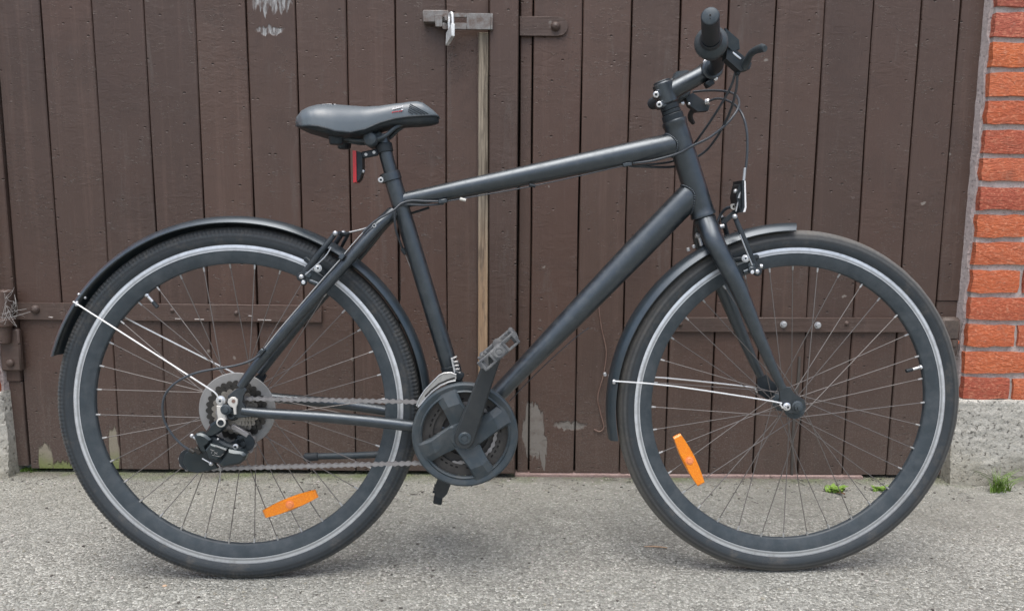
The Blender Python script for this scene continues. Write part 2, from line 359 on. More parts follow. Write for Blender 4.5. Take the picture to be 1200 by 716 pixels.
M_black = simple('black_plastic', (.013, .018, .022), .5, 0, .45, tint=(.85, .93, 1, 1), dust=.15)
M_dusty = simple('dusty_dark_plastic', (.036, .048, .056), .45, 0, .5, tint=(.85, .93, 1, 1), dust=.3)
M_grey = simple('grey_pedal_plastic', (.075, .08, .085), .6, 0, .4, dust=.6, dustcol=(.3, .3, .29, 1))
M_rubber = simple('black_rubber', (.024, .029, .034), .6, 0, .5, tint=(.85, .93, 1, 1), dust=.12)
M_silver = simple('bright_aluminium', (.72, .73, .74), .34, .85, .5, var=.08)
M_zinc = simple('zinc_plated_steel', (.52, .53, .54), .4, .8, .5, var=.12)
M_steel = simple('dull_spoke_wire', (.17, .155, .145), .45, .5, .5, var=.1)
M_claw = simple('pale_steel_bracket', (.60, .585, .54), .5, .25, .5, var=.15)
M_chain = simple('dull_chain_steel', (.34, .33, .33), .45, .6, .5, nscale=200, dust=.4)
M_cog = simple('oily_sprocket_steel', (.05, .048, .045), .42, .6, .5, dust=.3)
M_cog2 = simple('worn_sprocket_steel', (.30, .28, .25), .4, .7, .5, dust=.3, nscale=150)
M_ring = simple('dusty_grey_chainring', (.060, .058, .056), .6, .4, .4, dust=.5)
M_disc = simple('cloudy_plastic_disc', (.24, .24, .235), .5, 0, .4, var=.12, dust=.3)
M_housing = simple('cable_housing', (.045, .053, .062), .35, 0, .5)
M_stay = simple('bright_wire_stay', (.82, .82, .80), .3, .6, .5, var=.05)
M_nip = simple('dull_nipple_brass', (.42, .42, .41), .45, .6)
M_red = simple('red_lens', (.55, .02, .03), .2, 0, .6)
M_white = simple('white_lens', (.82, .82, .82), .25, 0, .6, var=.05)
M_cagew = simple('worn_bright_steel', (.46, .46, .45), .38, .7, .5, var=.3, nscale=120)
def tyre_mat(name, dusty, lo, hi):
    m = NM(name); p = m.obj(); x, y, z = m.sep(p)
    rad = m.math('SQRT', m.math('ADD', m.math('MULTIPLY', x, x), m.math('MULTIPLY', z, z)))
    n1 = m.noise(p, 60, 6, .7)
    tread = m.n('MapRange', {0: m.math('ADD', rad, m.math('MULTIPLY', m.math('SUBTRACT', n1, .5), .008)), 1: lo, 2: hi, 3: 0.0, 4: 1.0}).outputs[0]
    c = m.mix(n1, (.024, .031, .037, 1), (.042, .050, .056, 1))
    c = m.mix(m.math('MULTIPLY', tread, dusty), c, m.mix(m.noise(p, 160, 5, .7), (.07, .066, .058, 1), (.23, .215, .19, 1)))
    sd_ = m.ramp(m.noise(p, 26, 6, .75), [(.52, 0), (.72, 1)]); c = m.mix(m.math('MULTIPLY', sd_, .50), c, (.125, .112, .095, 1))
    gl = m.math('MAXIMUM', m.ramp(m.math('ABSOLUTE', m.math('SUBTRACT', rad, .3315)), [(.0003, 1), (.0009, 0)]), m.ramp(m.math('ABSOLUTE', m.math('SUBTRACT', rad, .3395)), [(.0002, 1), (.0007, 0)])); c = m.mix(m.math('MULTIPLY', gl, .6), c, (.012, .013, .014, 1))
    ringw = m.math('SINE', m.math('MULTIPLY', rad, 2400.0))
    h = m.math('ADD', m.math('MULTIPLY', ringw, .18), m.noise(p, 350, 4))
    return m.out(c, .62, 0, m.bump(h, .3, .0012), .4)
M_tyre_r = tyre_mat('worn_tyre_rubber', .45, .338, .349); M_tyre_f = tyre_mat('dusty_tyre_rubber', .65, .328, .346)
def track_mat():
    m = NM('brake_track_aluminium'); p = m.obj(); x, y, z = m.sep(p)
    rad = m.math('SQRT', m.math('ADD', m.math('MULTIPLY', x, x), m.math('MULTIPLY', z, z)))
    g = m.noise(m.n('CombineXYZ', {'X': m.math('MULTIPLY', rad, 1400.0)}).outputs[0], 1, 3)
    c = m.mix(g, (.60, .63, .66, 1), (.88, .91, .93, 1)); c = m.mix(m.ramp(m.math('ABSOLUTE', m.math('SUBTRACT', rad, .3085)), [(.0004, .75), (.0010, 0)]), c, (.16, .17, .18, 1)); c = m.mix(m.math('MULTIPLY', m.ramp(m.noise(p, 34, 6, .75), [(.45, 0), (.75, 1)]), .55), c, (.20, .195, .185, 1))
    return m.out(c, .42, .55, m.bump(g, .25, .0004), .5)
M_track = track_mat()
M_rim = simple('black_anodised_rim', (.034, .046, .055), .5, 0, .5, dust=.3, dustcol=(.15, .16, .165, 1))
def reflector_mat():
    m = NM('amber_reflector'); p = m.obj()
    k = m.vor(p, 420); c = m.mix(k, srgb(232, 116, 6), srgb(248, 154, 28)); c = m.mix(m.math('MULTIPLY', m.ramp(m.noise(p, 45, 5, .7), [(.5, 0), (.75, 1)]), .4), c, srgb(205, 130, 70))
    return m.out(c, .28, 0, m.bump(k, .35, .001), .6, coat=.4)
M_amber = reflector_mat()
M_amber_d = simple('dull_amber', srgb(236, 140, 84), .5)
def saddle_mat():
    m = NM('black_saddle_vinyl'); p = m.pos()
    c = m.mix(m.noise(p, 30, 4), (.082, .102, .116, 1), (.104, .126, .140, 1)); c = m.mix(m.math('MULTIPLY', m.ramp(m.noise(p, 55, 6, .7), [(.5, 0), (.8, 1)]), .2), c, (.15, .15, .145, 1))
    return m.out(c, .42, 0, m.bump(m.vor(p, 1100), .12, .0005), .8)
M_saddle = saddle_mat()
def wood_mat():
    m = NM('bare_weathered_wood'); p = m.pos(); x, y, z = m.sep(p)
    g = m.noise(m.scale(p, (160, 160, 6)), 1, 6, .65, .5)
    lo = m.n('MapRange', {0: z, 1: .75, 2: .5, 3: 0.0, 4: 1.0}).outputs[0]
    a = m.ramp(g, [(.36, (.080, .064, .047, 1)), (.62, (.30, .255, .195, 1))]); b = m.ramp(g, [(.3, (.22, .14, .085, 1)), (.7, (.42, .30, .19, 1))])
    c = m.mix(lo, a, b); c = m.mix(m.math('MULTIPLY', m.ramp(m.noise(m.scale(p, (60, 60, 14)), 1, 4), [(.55, 0), (.68, 1)]), .6), c, (.075, .06, .05, 1))
    return m.out(c, .8, 0, m.bump(g, .5, .0015), .3)
M_wood = wood_mat()
def rust_mat(name, a, b, metal=.3):
    m = NM(name); p = m.pos(); n1 = m.noise(p, 55, 6, .7)
    return m.out(m.mix(m.ramp(n1, [(.35, 0), (.65, 1)]), a, b), m.math('ADD', .4, m.math('MULTIPLY', n1, .35)), metal, m.bump(n1, .5, .0015), .5)
M_hasp = rust_mat('worn_hasp_steel', (.13, .095, .078, 1), (.25, .252, .246, 1), .45)
M_rust = rust_mat('rusted_iron', (.055, .042, .036, 1), (.12, .09, .072, 1), .1)
M_wire = rust_mat('rusty_wire', (.15, .085, .065, 1), (.22, .15, .12, 1), .1)
M_lock = rust_mat('padlock_steel', (.55, .56, .56, 1), (.80, .81, .80, 1), .6)
def leaf_mat(name, a, b):
    m = NM(name); return m.out(m.mix(m.noise(m.pos(), 60, 3), a, b), .6, 0, None, .4)
M_grass = leaf_mat('grass_green', (.065, .13, .022, 1), (.17, .27, .045, 1)); M_weed = leaf_mat('weed_green', (.10, .20, .03, 1), (.24, .36, .07, 1))
M_leaf = leaf_mat('dry_red_leaf', (.26, .10, .045, 1), (.36, .16, .08, 1)); M_twig = leaf_mat('pale_twig', (.40, .26, .17, 1), (.52, .38, .26, 1))
M_web = leaf_mat('cobweb_grey', (.42, .41, .39, 1), (.55, .54, .52, 1)); M_dark = leaf_mat('dark_debris_and_joint_shade', (.05, .045, .04, 1), (.10, .09, .08, 1))
M_sill = gritty('reddish_threshold', (.24, .165, .145, 1), (.36, .27, .245, 1), 240, bumpd=.002, pits=.3)
M_void = simple('shade_and_wire_black', (.01, .009, .008), .9)  # near black that stands for shade behind boards, in slots and holes

# ================================================================== SETTING
TOP = 3.3
g = MB(); S = 120.0
g.add([(-S, -S, 0), (S, -S, 0), (S, 4, 0), (-S, 4, 0)], [(0, 1, 2, 3)])
tag(g.build('pavement', M_pave), 'pale grey exposed aggregate pavement in front of the door', kind='structure')

GX_L = [-1.3255, -1.2054, -1.0742, -.9419, -.8129, -.6828, -.5559, -.4269, -.3023, -.1744, -.0620]   # joints of the left leaf
GX_R = [.0150, .0495, .1744, .3001, .4235, .5459, .6674, .7910, .9140, 1.0363, 1.1350]              # joints of the right leaf
# joints were measured at Y = 1.97: move them to the board plane
GX_L = [x*YD/1.97 for x in GX_L]; GX_R = [x*YD/1.97 for x in GX_R]
def plank(parent, x0, x1, z0, z1, y0, th=.024, gap=None, name='plank', mat=None, tilt=0.0):
    gap = gap or random.uniform(.0020, .0048)
    wd = x1-x0-gap; hh = z1-z0; b = MB()
    ns = 14; vs = []; c = .0022; ph = random.uniform(0, 9)
    prof = [(-wd/2, th), (-wd/2, c), (-wd/2+c, 0), (wd/2-c, 0), (wd/2, c), (wd/2, th)]
    for i in range(ns+1):
        z = hh*i/ns
        for k, (px, py) in enumerate(prof):
            wig = .0009*math.sin(z*7+ph+k)+.0005*math.sin(z*19+ph*2+k*1.7)
            vs.append((px+(wig if k in (0, 1, 5, 4) else wig*.6), py+(tilt*px if 0 < k < 5 else 0), z))
    fs = []
    for i in range(ns):
        for k in range(5): a = i*6+k; fs.append((a, a+1, a+7, a+6))
    fs.append((5, 4, 3, 2, 1, 0)); fs.append(tuple(ns*6+k for k in range(6))); b.add(vs, fs)
    o = b.build(name, mat or M_door, parent, 20); o.location = ((x0+x1)/2, y0, z0); return o
leafL = thing('door_leaf', 'brown plank door leaf with long iron strap, hung beside the left post', 'door', group=None)
leafR = thing('door_leaf', 'brown plank door leaf with cover batten and galvanised bolts, nearest the bricks', 'door')
for i in range(len(GX_L)-1):
    zb = .012 if i not in (0, 2) else .03
    plank(leafL, GX_L[i], GX_L[i+1], .012, TOP, YD+random.uniform(-.0015, .0015), tilt=random.uniform(-.012, .012))
for i in range(len(GX_R)-1):
    plank(leafR, GX_R[i], GX_R[i+1], .010, TOP, YD+(.0 if i else .004)+random.uniform(-.0015, .0015), tilt=random.uniform(-.012, .012))
b = MB(); b.box(((GX_L[0]+GX_L[-1])/2, YD+.040, TOP/2), (GX_L[-1]-GX_L[0]-.01, .02, TOP)); b.build('gap_shade_backing', M_void, leafL)  # black sheet added behind the boards to darken their gaps
b = MB(); b.box(((GX_L[-1]+GX_R[-1])/2-.01, YD+.0625, TOP/2), (GX_R[-1]-GX_L[-1]+.03, .02, TOP)); b.build('gap_shade_backing', M_void, leafR)  # same added black sheet, widened to shut out sky behind the batten
# cover batten at the meeting stile, and the bare wooden lath beside it
bx0, bx1 = D(573.5, 20, .020)[0], D(608, 20, .020)[0]
bt = MB(); bt.box(((bx0+bx1)/2, YD-.0105, TOP/2+.006), (bx1-bx0, .021, TOP-.012), None, .003)
bt.build('cover_batten', M_door, leafR)
lx0, lx1 = D(560.5, 200, .014)[0], D(572, 200, .014)[0]
zt, zb = D(566, 38, .014)[2], D(566, 432, .014)[2]
b = MB(); b.box(((lx0+lx1)/2, YD-.007, (zt+.012)/2), (lx1-lx0, .014, zt-.012), None, .0015); b.build('wooden_lath', M_wood, leafL, 20)
b = MB(); b.box((lx0-.0022, YD-.0035, (zt+.012)/2), (.0036, .007, zt-.012), None, .0008); b.build('lath_edge_strip', M_iron, leafL)
# iron straps
def strap(parent, p0, p1, hgt, th, holes, bolts, round_end=None):
    # p0,p1 pixels of centre line on door plane
    a = D(*p0, th); c = D(*p1, th); b = MB(); a[1] = c[1] = YD-th/2-.0015
    M = None
    b.bar(a, c, hgt, th, (0, 1, 0), .0012)
    s = b.build('strap_hinge', M_iron, parent)
    for (hx, hy) in holes:
        q = D(hx, hy, th); k = MB(); k.lathe([(.0, -.0045), (.004, -.0035), (.0065, -.0006), (.0078, 0.001)], (q[0], YD-th-.0015, q[2]), (0, 1, 0), 14); k.build('bolt', M_iron, s)
    for (hx, hy, rr, mt) in bolts:
        q = D(hx, hy, th); k = MB()
        if mt is M_zinc: k.cyl((q[0], YD-th, q[2]), (q[0], YD-th-.002, q[2]), .0095, 14); k.cyl((q[0], YD-th-.002, q[2]), (q[0], YD-th-.0085, q[2]), .0072, 6, cham=.0012)
        else: k.lathe([(0, -.011), (rr*.5, -.0098), (rr*.85, -.006), (rr, 0.0)], (q[0], YD-th-.001, q[2]), (0, 1, 0), 18)
        k.build('bolt', mt, s)
    return s
s1 = strap(leafL, (14, 364.5), (377, 368), .047, .008, [(202, 364), (277, 367)], [(42, 362.5, .0125, M_iron)])
s2 = strap(leafR, (786, 380.5), (1062, 381), .040, .008, [(797, 380), (992, 379)], [(918, 380, .01, M_zinc), (958, 381, .01, M_zinc)])
b = MB()
for xa, xb, yy in ((57, 62, 371.5), (79, 84, 372), (205, 213, 373.5), (228, 239, 374), (302, 318, 374.8), (120, 124, 368), (291, 295, 370)):
    pa = D(xa, yy, .0098); pb = D(xb, yy+.4, .0098); b.bar(pa, pb, .0028, .0012, (0, 1, 0), .0004)
tag(b.build('paint_chip', M_mortar, s1), kind='stuff')
# top right plate of the right leaf (hasp anchor)
a = D(609, 31, .006); c = D(655, 31.5, .006); a[1] = c[1] = YD-.0045
b = MB(); b.bar(a, c, .049, .007, (0, 1, 0), .0012); q = Vector(c); 
b.cyl((c[0], YD-.001, c[2]), (c[0], YD-.0078, c[2]), .0235, 24, cham=.001)
pl = b.build('anchor_plate', M_iron, leafR)
q = D(651, 31.5, .008); k = MB(); k.lathe([(0, -.012), (.006, -.0108), (.0105, -.007), (.0128, 0)], (q[0], YD-.0075, q[2]), (0, 1, 0), 20); k.build('bolt', M_iron, pl)
# hasp: slotted steel bar that runs from the batten over the staple
def dp(px, py, off): v = D(px, py, off); return Vector(v)
hp = part('hasp', leafR, 'worn grey steel hasp with long slot')
z_t = [dp(512, 16, .03), dp(574, 17, .03), dp(574, 37.5, .03), dp(518, 33, .03), dp(511, 27, .03)]
# bar as a frame round the slot
xs = dp(510, 25, .03).x, dp(518.5, 25, .03).x, dp(547, 25, .03).x, dp(575, 25, .03).x
zt_, zs1, zs0, zb_ = dp(540, 16, .03).z, dp(540, 21, .03).z, dp(540, 27.5, .03).z, dp(540, 35, .03).z
yy = YD-.030
b = MB()
def fr(x0, x1, z0, z1): b.box(((x0+x1)/2, yy, (z0+z1)/2), (x1-x0, .006, z1-z0), None, .0008)
fr(xs[0], xs[1], zb_+.006, zt_-.004); fr(xs[1], xs[2], zs1, zt_); fr(xs[1], xs[2], zb_, zs0); fr(xs[2], xs[3], zb_, zt_)
b.build('hasp_bar', M_hasp, hp)
b = MB(); b.box((dp(574.5, 26, .02).x+.004, YD-.026, (zt_+zb_)/2), (.006, .012, zt_-zb_), None, .001); b.build('hasp_knuckle', M_hasp, hp)
b = MB(); p0 = dp(496, 20.5, .012); p1 = dp(526, 20.5, .012); b.box(((p0.x+p1.x)/2, YD-.012, p0.z), (p1.x-p0.x, .024, .030), None, .002)
st = dp(523.5, 24, .03); b.box((st.x, YD-.0265, st.z), (.008, .047, .012), None, .0015); b.build('staple', M_hasp, leafL)
# padlock, seen edge on
pk = thing('padlock', 'small bright steel padlock hanging from the hasp, seen edge on', 'padlock', tuple(dp(526, 45, .05)))
o0 = Vector(pk.location)
b = MB(); nr = [dp(528.8, 27.5, .072), dp(533, 28.2, .072), dp(533, 43, .072), dp(528.8, 42.2, .072)]; fr3 = [dp(522.6, 39, .030), dp(526.4, 39.6, .030), dp(526, 54.2, .030), dp(522, 54, .030)]
b.add([t-o0 for t in nr+fr3], [(0, 1, 2, 3), (4, 7, 6, 5), (0, 4, 5, 1), (1, 5, 6, 2), (2, 6, 7, 3), (3, 7, 4, 0)])
lk = b.build('lock_body', M_lock, pk, 20); bv = lk.modifiers.new('bevel', 'BEVEL'); bv.width = .0012; bv.segments = 2
b = MB(); pp = [dp(526.8, 36, .044), dp(526.2, 27, .044), dp(526.8, 19.5, .040), dp(528.6, 15.5, .048), dp(530.2, 18, .060), dp(530.6, 28.5, .064)]
b.tube([t-o0 for t in pp], .0036, 10, smooth=5); b.build('shackle', M_lock, pk)
# rusty wire nailed to the boards
b = MB(); wp = [(703, 330), (702, 360), (705, 385), (710.5, 412), (707, 440), (700.5, 465), (704, 485), (707.5, 500), (703, 505.5), (696, 503)]
b.tube([dp(x, y, .003) for x, y in wp], .0016, 7, smooth=5); b.build('rusty_wire', M_wire, leafR)
# dark tube painted as the shade of a widened joint behind the front wheel
b = MB(); b.tube([dp(937, 418, .002), dp(935.5, 445, .002), dp(932, 470, .002), dp(929, 515, .002), dp(928, 556, .002)], [.003, .0042, .0042, .0036, .0036], 6); b.build('joint_shade', M_dark, leafR)
# ---------- door frame
fr_ = thing('door_frame', 'brown door frame posts standing either side of the two leaves', 'door frame')
pxl = D(-20, 440)[0]
plank(fr_, D(4.5, 470)[0]-.10, GX_L[0]-.001, D(15, 447)[2]+.003, TOP, YD-.008, .04, name='frame_post')
plank(fr_, D(4.5, 470)[0]-.10, GX_L[0]-.001, .02, D(15, 447)[2], YD-.002, .04, name='frame_post')
plank(fr_, GX_R[-1]+.001, D(1155, 5)[0]+.05, D(1110, 353)[2]+.002, TOP, YD-.001, .04, name='frame_post')
plank(fr_, GX_R[-1]+.001, D(1155, 5)[0]+.05, .01, D(1110, 353)[2], YD+.002, .04, name='frame_post')
# ---------- threshold
x0 = D(603, 557)[0]; x1 = D(1010, 557)[0]
b = MB(); b.box(((x0+x1)/2, YD+.008, .002), (x1-x0, .034, .012), None, .002)
tag(b.build('threshold', M_sill), 'thin reddish threshold strip under the right door leaf', kind='structure')

# ---------- brick pillars
YB = 1.951
XC = D(1149, 235, YD-YB)[0]
rows = [(15, 42), (51.5, 77.5), (85.5, 112), (120, 146), (156, 181.5), (187.5, 214), (221.5, 247.4), (254.7, 280), (288.6, 312.5), (319.5, 343.4), (349.5, 373.5), (380, 404.5), (412.8, 436.7), (444, 468)]
zr = [(D(1170, a, YD-YB)[2], D(1170, c, YD-YB)[2]) for a, c in rows]
pitch = (zr[0][0]-zr[-1][0])/13; bh = pitch-.0145; z_base = zr[-1][1]
def brick_mesh(ln, hgt, dep, seed):
    rng = random.Random(seed); nx, nz = (8 if ln > .18 else 5), 3; b = MB(); vs = []; idx = {}
    for i in range(nx+1):
        for k in range(nz+1):
            e = i in (0, nx) or k in (0, nz); j = .0022 if e else .0012
            x = ln*i/nx-ln/2+rng.uniform(-j, j)*(1 if k in (0, nz) or i in (0, nx) else 1); z = hgt*k/nz-hgt/2+rng.uniform(-j, j)
            y = rng.uniform(-.0014, .0014)+(.0016 if e else 0)+(.002 if (i in (0, nx) and k in (0, nz)) else 0)
            idx[(i, k)] = len(vs); vs.append((x, y, z))
    fs = [(idx[(i, k)], idx[(i+1, k)], idx[(i+1, k+1)], idx[(i, k+1)]) for i in range(nx) for k in range(nz)]
    ring = [(i, 0) for i in range(nx+1)]+[(nx, k) for k in range(1, nz+1)]+[(i, nz) for i in range(nx-1, -1, -1)]+[(0, k) for k in range(nz-1, 0, -1)]
    base = len(vs)
    for q in ring: v = vs[idx[q]]; vs.append((v[0], dep, v[2]))
    n = len(ring)
    for i in range(n): fs.append((idx[ring[i]], base+i, base+(i+1) % n, idx[ring[(i+1) % n]]))
    fs.append(tuple(base+i for i in range(n-1, -1, -1))); b.add(vs, fs); return b.mesh('brick', M_brick, 30)
HL = .123; SL = .250
BM = {k: [brick_mesh(HL if k == 'h' else SL, bh, .09, s+(0 if k == 'h' else 50)) for s in range(6)] for k in 'hs'}
def brick_pillar(label, xc, sgn, nrows_up, xlen):
    w_ = thing('brick_pillar', label, 'wall', (xc, YB, 0))
    for i in range(-nrows_up, 14):
        zc = (zr[-1][0]+zr[-1][1])/2 + (13-i)*pitch
        x = 0.0; k = 'h' if (13-i) % 2 == 0 else 's'
        while x < xlen:
            ln = HL if k == 'h' else SL
            if x+ln > xlen+.06: break
            o = link('brick', random.choice(BM[k]), w_)
            o.location = (sgn*(x+ln/2), random.uniform(-.0015, .0015), zc+random.uniform(-.0012, .0012)); o.rotation_euler = (random.uniform(-.006, .006), random.uniform(-.006, .006), random.uniform(-.008, .008))
            if random.random() < .5: o.scale = (1, 1, 1); o.rotation_euler.y += 0
            x += ln+.0115; k = 's'
    b = MB(); zt = TOP
    b.box((sgn*(.003+xlen/2), .104, (z_base+zt)/2), (xlen, .188, zt-z_base)); b.build('mortar', M_mortar, w_)
    # pale mortar fillet that closes the reveal between bricks and frame
    f = MB(); vs = []; fs = []; n = 60
    for i in range(n+1):
        z = z_base+(1.7-z_base)*i/n; a = .0025*math.sin(i*1.3)+random.uniform(-.002, .002)
        vs += [(-sgn*(.006+a*.6), .020+a, z), (-sgn*(.012+random.uniform(-.001, .001)), .046, z), (sgn*.02, .046, z), (sgn*.02, .018, z)]
    for i in range(n):
        for k in range(4): fs.append((i*4+k, i*4+(k+1) % 4, i*4+4+(k+1) % 4, i*4+4+k))
    f.add(vs, fs); f.build('mortar_fillet', M_fillet, w_)
    # cast concrete plinth with a rough face
    p_ = MB(); vs = []; fs = []; nx, nz = 46, 34; x0 = -.012; rng = random.Random(3); zt2 = z_base-.001
    for i in range(nx+1):
        for k in range(nz+1):
            u = i/nx; z = zt2*k/nz; lo = max(0, 1-z/.09)
            xx = x0+(xlen+.02)*u - .006*(1-k/nz)*(1 if i == 0 else 0)
            yv = -.004-lo*.012*(.5+.5*math.sin(u*17+1))+rng.uniform(-.0022, .0022)+.003*math.sin(u*9+z*14)+(.010 if i == 0 else 0)+(.004 if k == nz else 0)
            vs.append((sgn*xx, yv, z))
    for i in range(nx):
        for k in range(nz): a = i*(nz+1)+k; fs.append((a, a+nz+1, a+nz+2, a+1))
    base = len(vs)
    ring = [i*(nz+1) for i in range(nx+1)]+[nx*(nz+1)+k for k in range(1, nz+1)]+[i*(nz+1)+nz for i in range(nx-1, -1, -1)]+[k for k in range(nz-1, 0, -1)]
    for q in ring: vs.append((vs[q][0], .09, vs[q][2]))
    for i in range(len(ring)): fs.append((ring[i], base+i, base+(i+1) % len(ring), ring[(i+1) % len(ring)]))
    p_.add(vs, fs); p_.build('plinth', M_plinth, w_, 60)
    return w_
pilR = brick_pillar('orange red brick pillar on a rough concrete plinth, right of the brown door', XC, 1, 9, .90)
XL = D(9, 500, YD-YB)[0]-.024
pilL = brick_pillar('left pillar of which only the rough concrete edge beside the brown post shows', XL, -1, 9, .80)
# hinge pintle set in the right pillar, and hinge knuckle of the left
b = MB(); q = dp(1111, 385, .02)
b.box((q.x-XC, YD-.018-YB, q.z), (.052, .035, .062), None, .007); b.box((q.x+.012-XC, YD-.022-YB, q.z-.055), (.024, .03, .05), None, .009)
o = b.build('hinge_pintle', M_rust, pilR); b = MB(); b.box((q.x+.004-XC, YD-.020-YB, q.z-.036), (.046, .030, .014), None, .004); b.build('brick_stub', M_brick, pilR)
b = MB(); q = dp(1116, 399, .02); b.cyl((q.x-XC-.004, YD-.036-YB, q.z-.012), (q.x-XC-.004, YD-.036-YB, q.z+.004), .009, 12); b.build('hinge_pin', M_rust, pilR)
hl = part('hinge', fr_, 'rusty brown hinge pintle on the left post')
b = MB(); q0 = dp(6, 340, .03); q1 = dp(5, 402, .03)
b.cyl((q1.x, YD-.028, q1.z), (q0.x, YD-.028, q0.z), .017, 16, cham=.003); q = dp(6, 378, .03); b.cyl((q.x, YD-.028, q.z-.01), (q.x, YD-.028, q.z+.012), .023, 16, cham=.003); b.build('knuckle', M_iron, hl)
b = MB(); q = dp(14, 410, .02); b.box((q.x-.004, YD-.016, q.z), (.055, .016, .115), None, .004); b.ball((q.x-.004, YD-.026, q.z-.035), .011, 0, (1, .6, 1)); b.build('hinge_plate', M_iron, hl)
# cobweb over the hinge
cw = MB(); rng = random.Random(5)
for i in range(40):
    a = dp(rng.uniform(-4, 20), rng.uniform(335, 385), rng.uniform(.035, .055)); e = dp(rng.uniform(0, 38 if i % 9 == 0 else 20), rng.uniform(338, 375), rng.uniform(.012, .05)); md = (a+e)/2+Vector((rng.uniform(-.01, .01), -.008, rng.uniform(-.015, .01)))
    cw.tube([a, md, e], rng.uniform(.00012, .00038), 4, smooth=4)
tag(cw.build('cobweb', M_web), 'dusty grey cobweb and fluff caught on the hinge by the left post', 'cobweb')

# ---------- plants and litter
def tuft(name, label, cat, px, py, n, hgt, spread, mat, group=None, leafy=False, seed=1, h2=.35):
    rng = random.Random(seed); c = Vector(G(px, py)); b = MB()
    for i in range(n):
        a = rng.uniform(0, 6.28); l = hgt*rng.uniform(h2, 1.0); r0 = rng.uniform(0, spread); out = rng.uniform(.2, 1.1)*l
        p = Vector((r0*math.cos(a*1.7), r0*.5*math.sin(a*2.3), 0)); d = Vector((math.cos(a), math.sin(a)*.8, 0)); s = Vector((-math.sin(a), math.cos(a), 0))*(.0012 if not leafy else .0042)*rng.uniform(.7, 1.4)
        vs = []; seg = 4
        for k in range(seg+1):
            t = k/seg; q = p+d*out*t*t+Vector((0, 0, l*(t-.28*t*t*(1 if not leafy else 1.9)))); wv = (1-t)*.9+.1 if not leafy else math.sin(math.pi*(.12+.86*t))
            vs += [q-s*wv, q+s*wv+Vector((0, 0, .0006))]
        b.add(vs, [(2*k, 2*k+1, 2*k+3, 2*k+2) for k in range(seg)])
    o = b.build(name, mat); o.location = c; return tag(o, label, cat, group)
tuft('grass_tuft', 'bright green grass tuft growing at the foot of the concrete plinth', 'grass tuft', 1171, 576, 130, .078, .032, M_grass, seed=2, h2=.2)
tuft('weed', 'low yellow green weed by the red leaf, behind the front wheel spokes', 'weed', 979, 576, 80, .030, .032, M_weed, leafy=True, seed=3)
tuft('weed', 'smallest green weed, alone near the rim of the front wheel', 'weed', 1030, 575, 40, .026, .016, M_weed, leafy=True, seed=4)
tuft('moss_clump', 'thin green moss clump at the bottom of the far left boards', 'moss', 36, 551, 110, .016, .055, M_grass, leafy=True, seed=6)
b = MB(); c = Vector(G(985, 580)); vs = []; n = 7
for i in range(n):
    t = i/(n-1); wv = .0045*math.sin(math.pi*(.08+.9*t)); vs += [(t*.020-.01, -wv, .004+.003*t+.002), (t*.020-.01, 0, .0035+.003*math.sin(3*t)), (t*.020-.01, wv, .004+.004*t)]
b.add(vs, [q for i in range(n-1) for q in ((3*i, 3*i+3, 3*i+4, 3*i+1), (3*i+1, 3*i+4, 3*i+5, 3*i+2))])
o = b.build('fallen_leaf', M_leaf); o.location = c; o.rotation_euler = (0, .1, -.5); tag(o, 'small dry reddish leaf lying against the weed', 'leaf')
b = MB(); a = Vector(G(755, 641)); e = Vector(G(782, 642.5)); b.tube([a+Vector((0, 0, .002)), (a+e)/2+Vector((0, .001, .003)), e+Vector((0, 0, .002))], [.001, .0017, .0012], 6, smooth=3)
tag(b.build('twig', M_twig), 'short pale orange twig lying between the two wheels', 'twig')
b = MB(); b.ball((0, 0, 0), .004, 0, (1.2, .9, .5), 8); o = b.build('orange_crumb', M_twig); o.location = G(193, 686, .0015); tag(o, 'tiny pale orange crumb below the rear wheel', 'litter')
deb = MB(); rng = random.Random(11)
for i in range(900):
    px = rng.uniform(-20, 1220); py = 715-abs(rng.gauss(0, 1))*75 if i < 350 else 560+abs(rng.gauss(0, 1))*14
    if py < 561: continue
    q = G(px, py); s_ = rng.uniform(.0012, .0032)
    deb.ball((q[0], q[1], s_*.4), s_, rng.choice((0, 0, 1, 2)), (rng.uniform(.8, 1.6), rng.uniform(.8, 1.4), .6), 6)
for i in range(150):
    q = Vector(G(rng.uniform(10, 1190), 559+abs(rng.gauss(0, 1))*16)); a = rng.uniform(0, 6.28); l = rng.uniform(.006, .022)
    deb.tube([q+Vector((0, 0, .001)), q+Vector((math.cos(a)*l, math.sin(a)*l, .003))], .0006, 4, 1)
tag(deb.build('loose_grit', [M_plinth, M_dark, M_mortar]), 'loose grit and bits of plant scattered over the pavement', kind='stuff')


# ================================================================== BICYCLE (own coordinates: x forward, y to the far side, z up)
bike = thing('bicycle', 'matt black city bicycle with mudguards and amber wheel reflectors standing before the door', 'bicycle')
bike.matrix_world = Matrix(((tx[0], by[0], bz[0], HUB_R[0]), (tx[1], by[1], bz[1], HUB_R[1]), (tx[2], by[2], bz[2], 0), (0, 0, 0, 1)))
V = Vector
RH = V((0, 0, .350)); FH = V((WB, 0, .350)); YA = V((0, 1, 0))
def mir(p): return V((p[0], -p[1], p[2]))

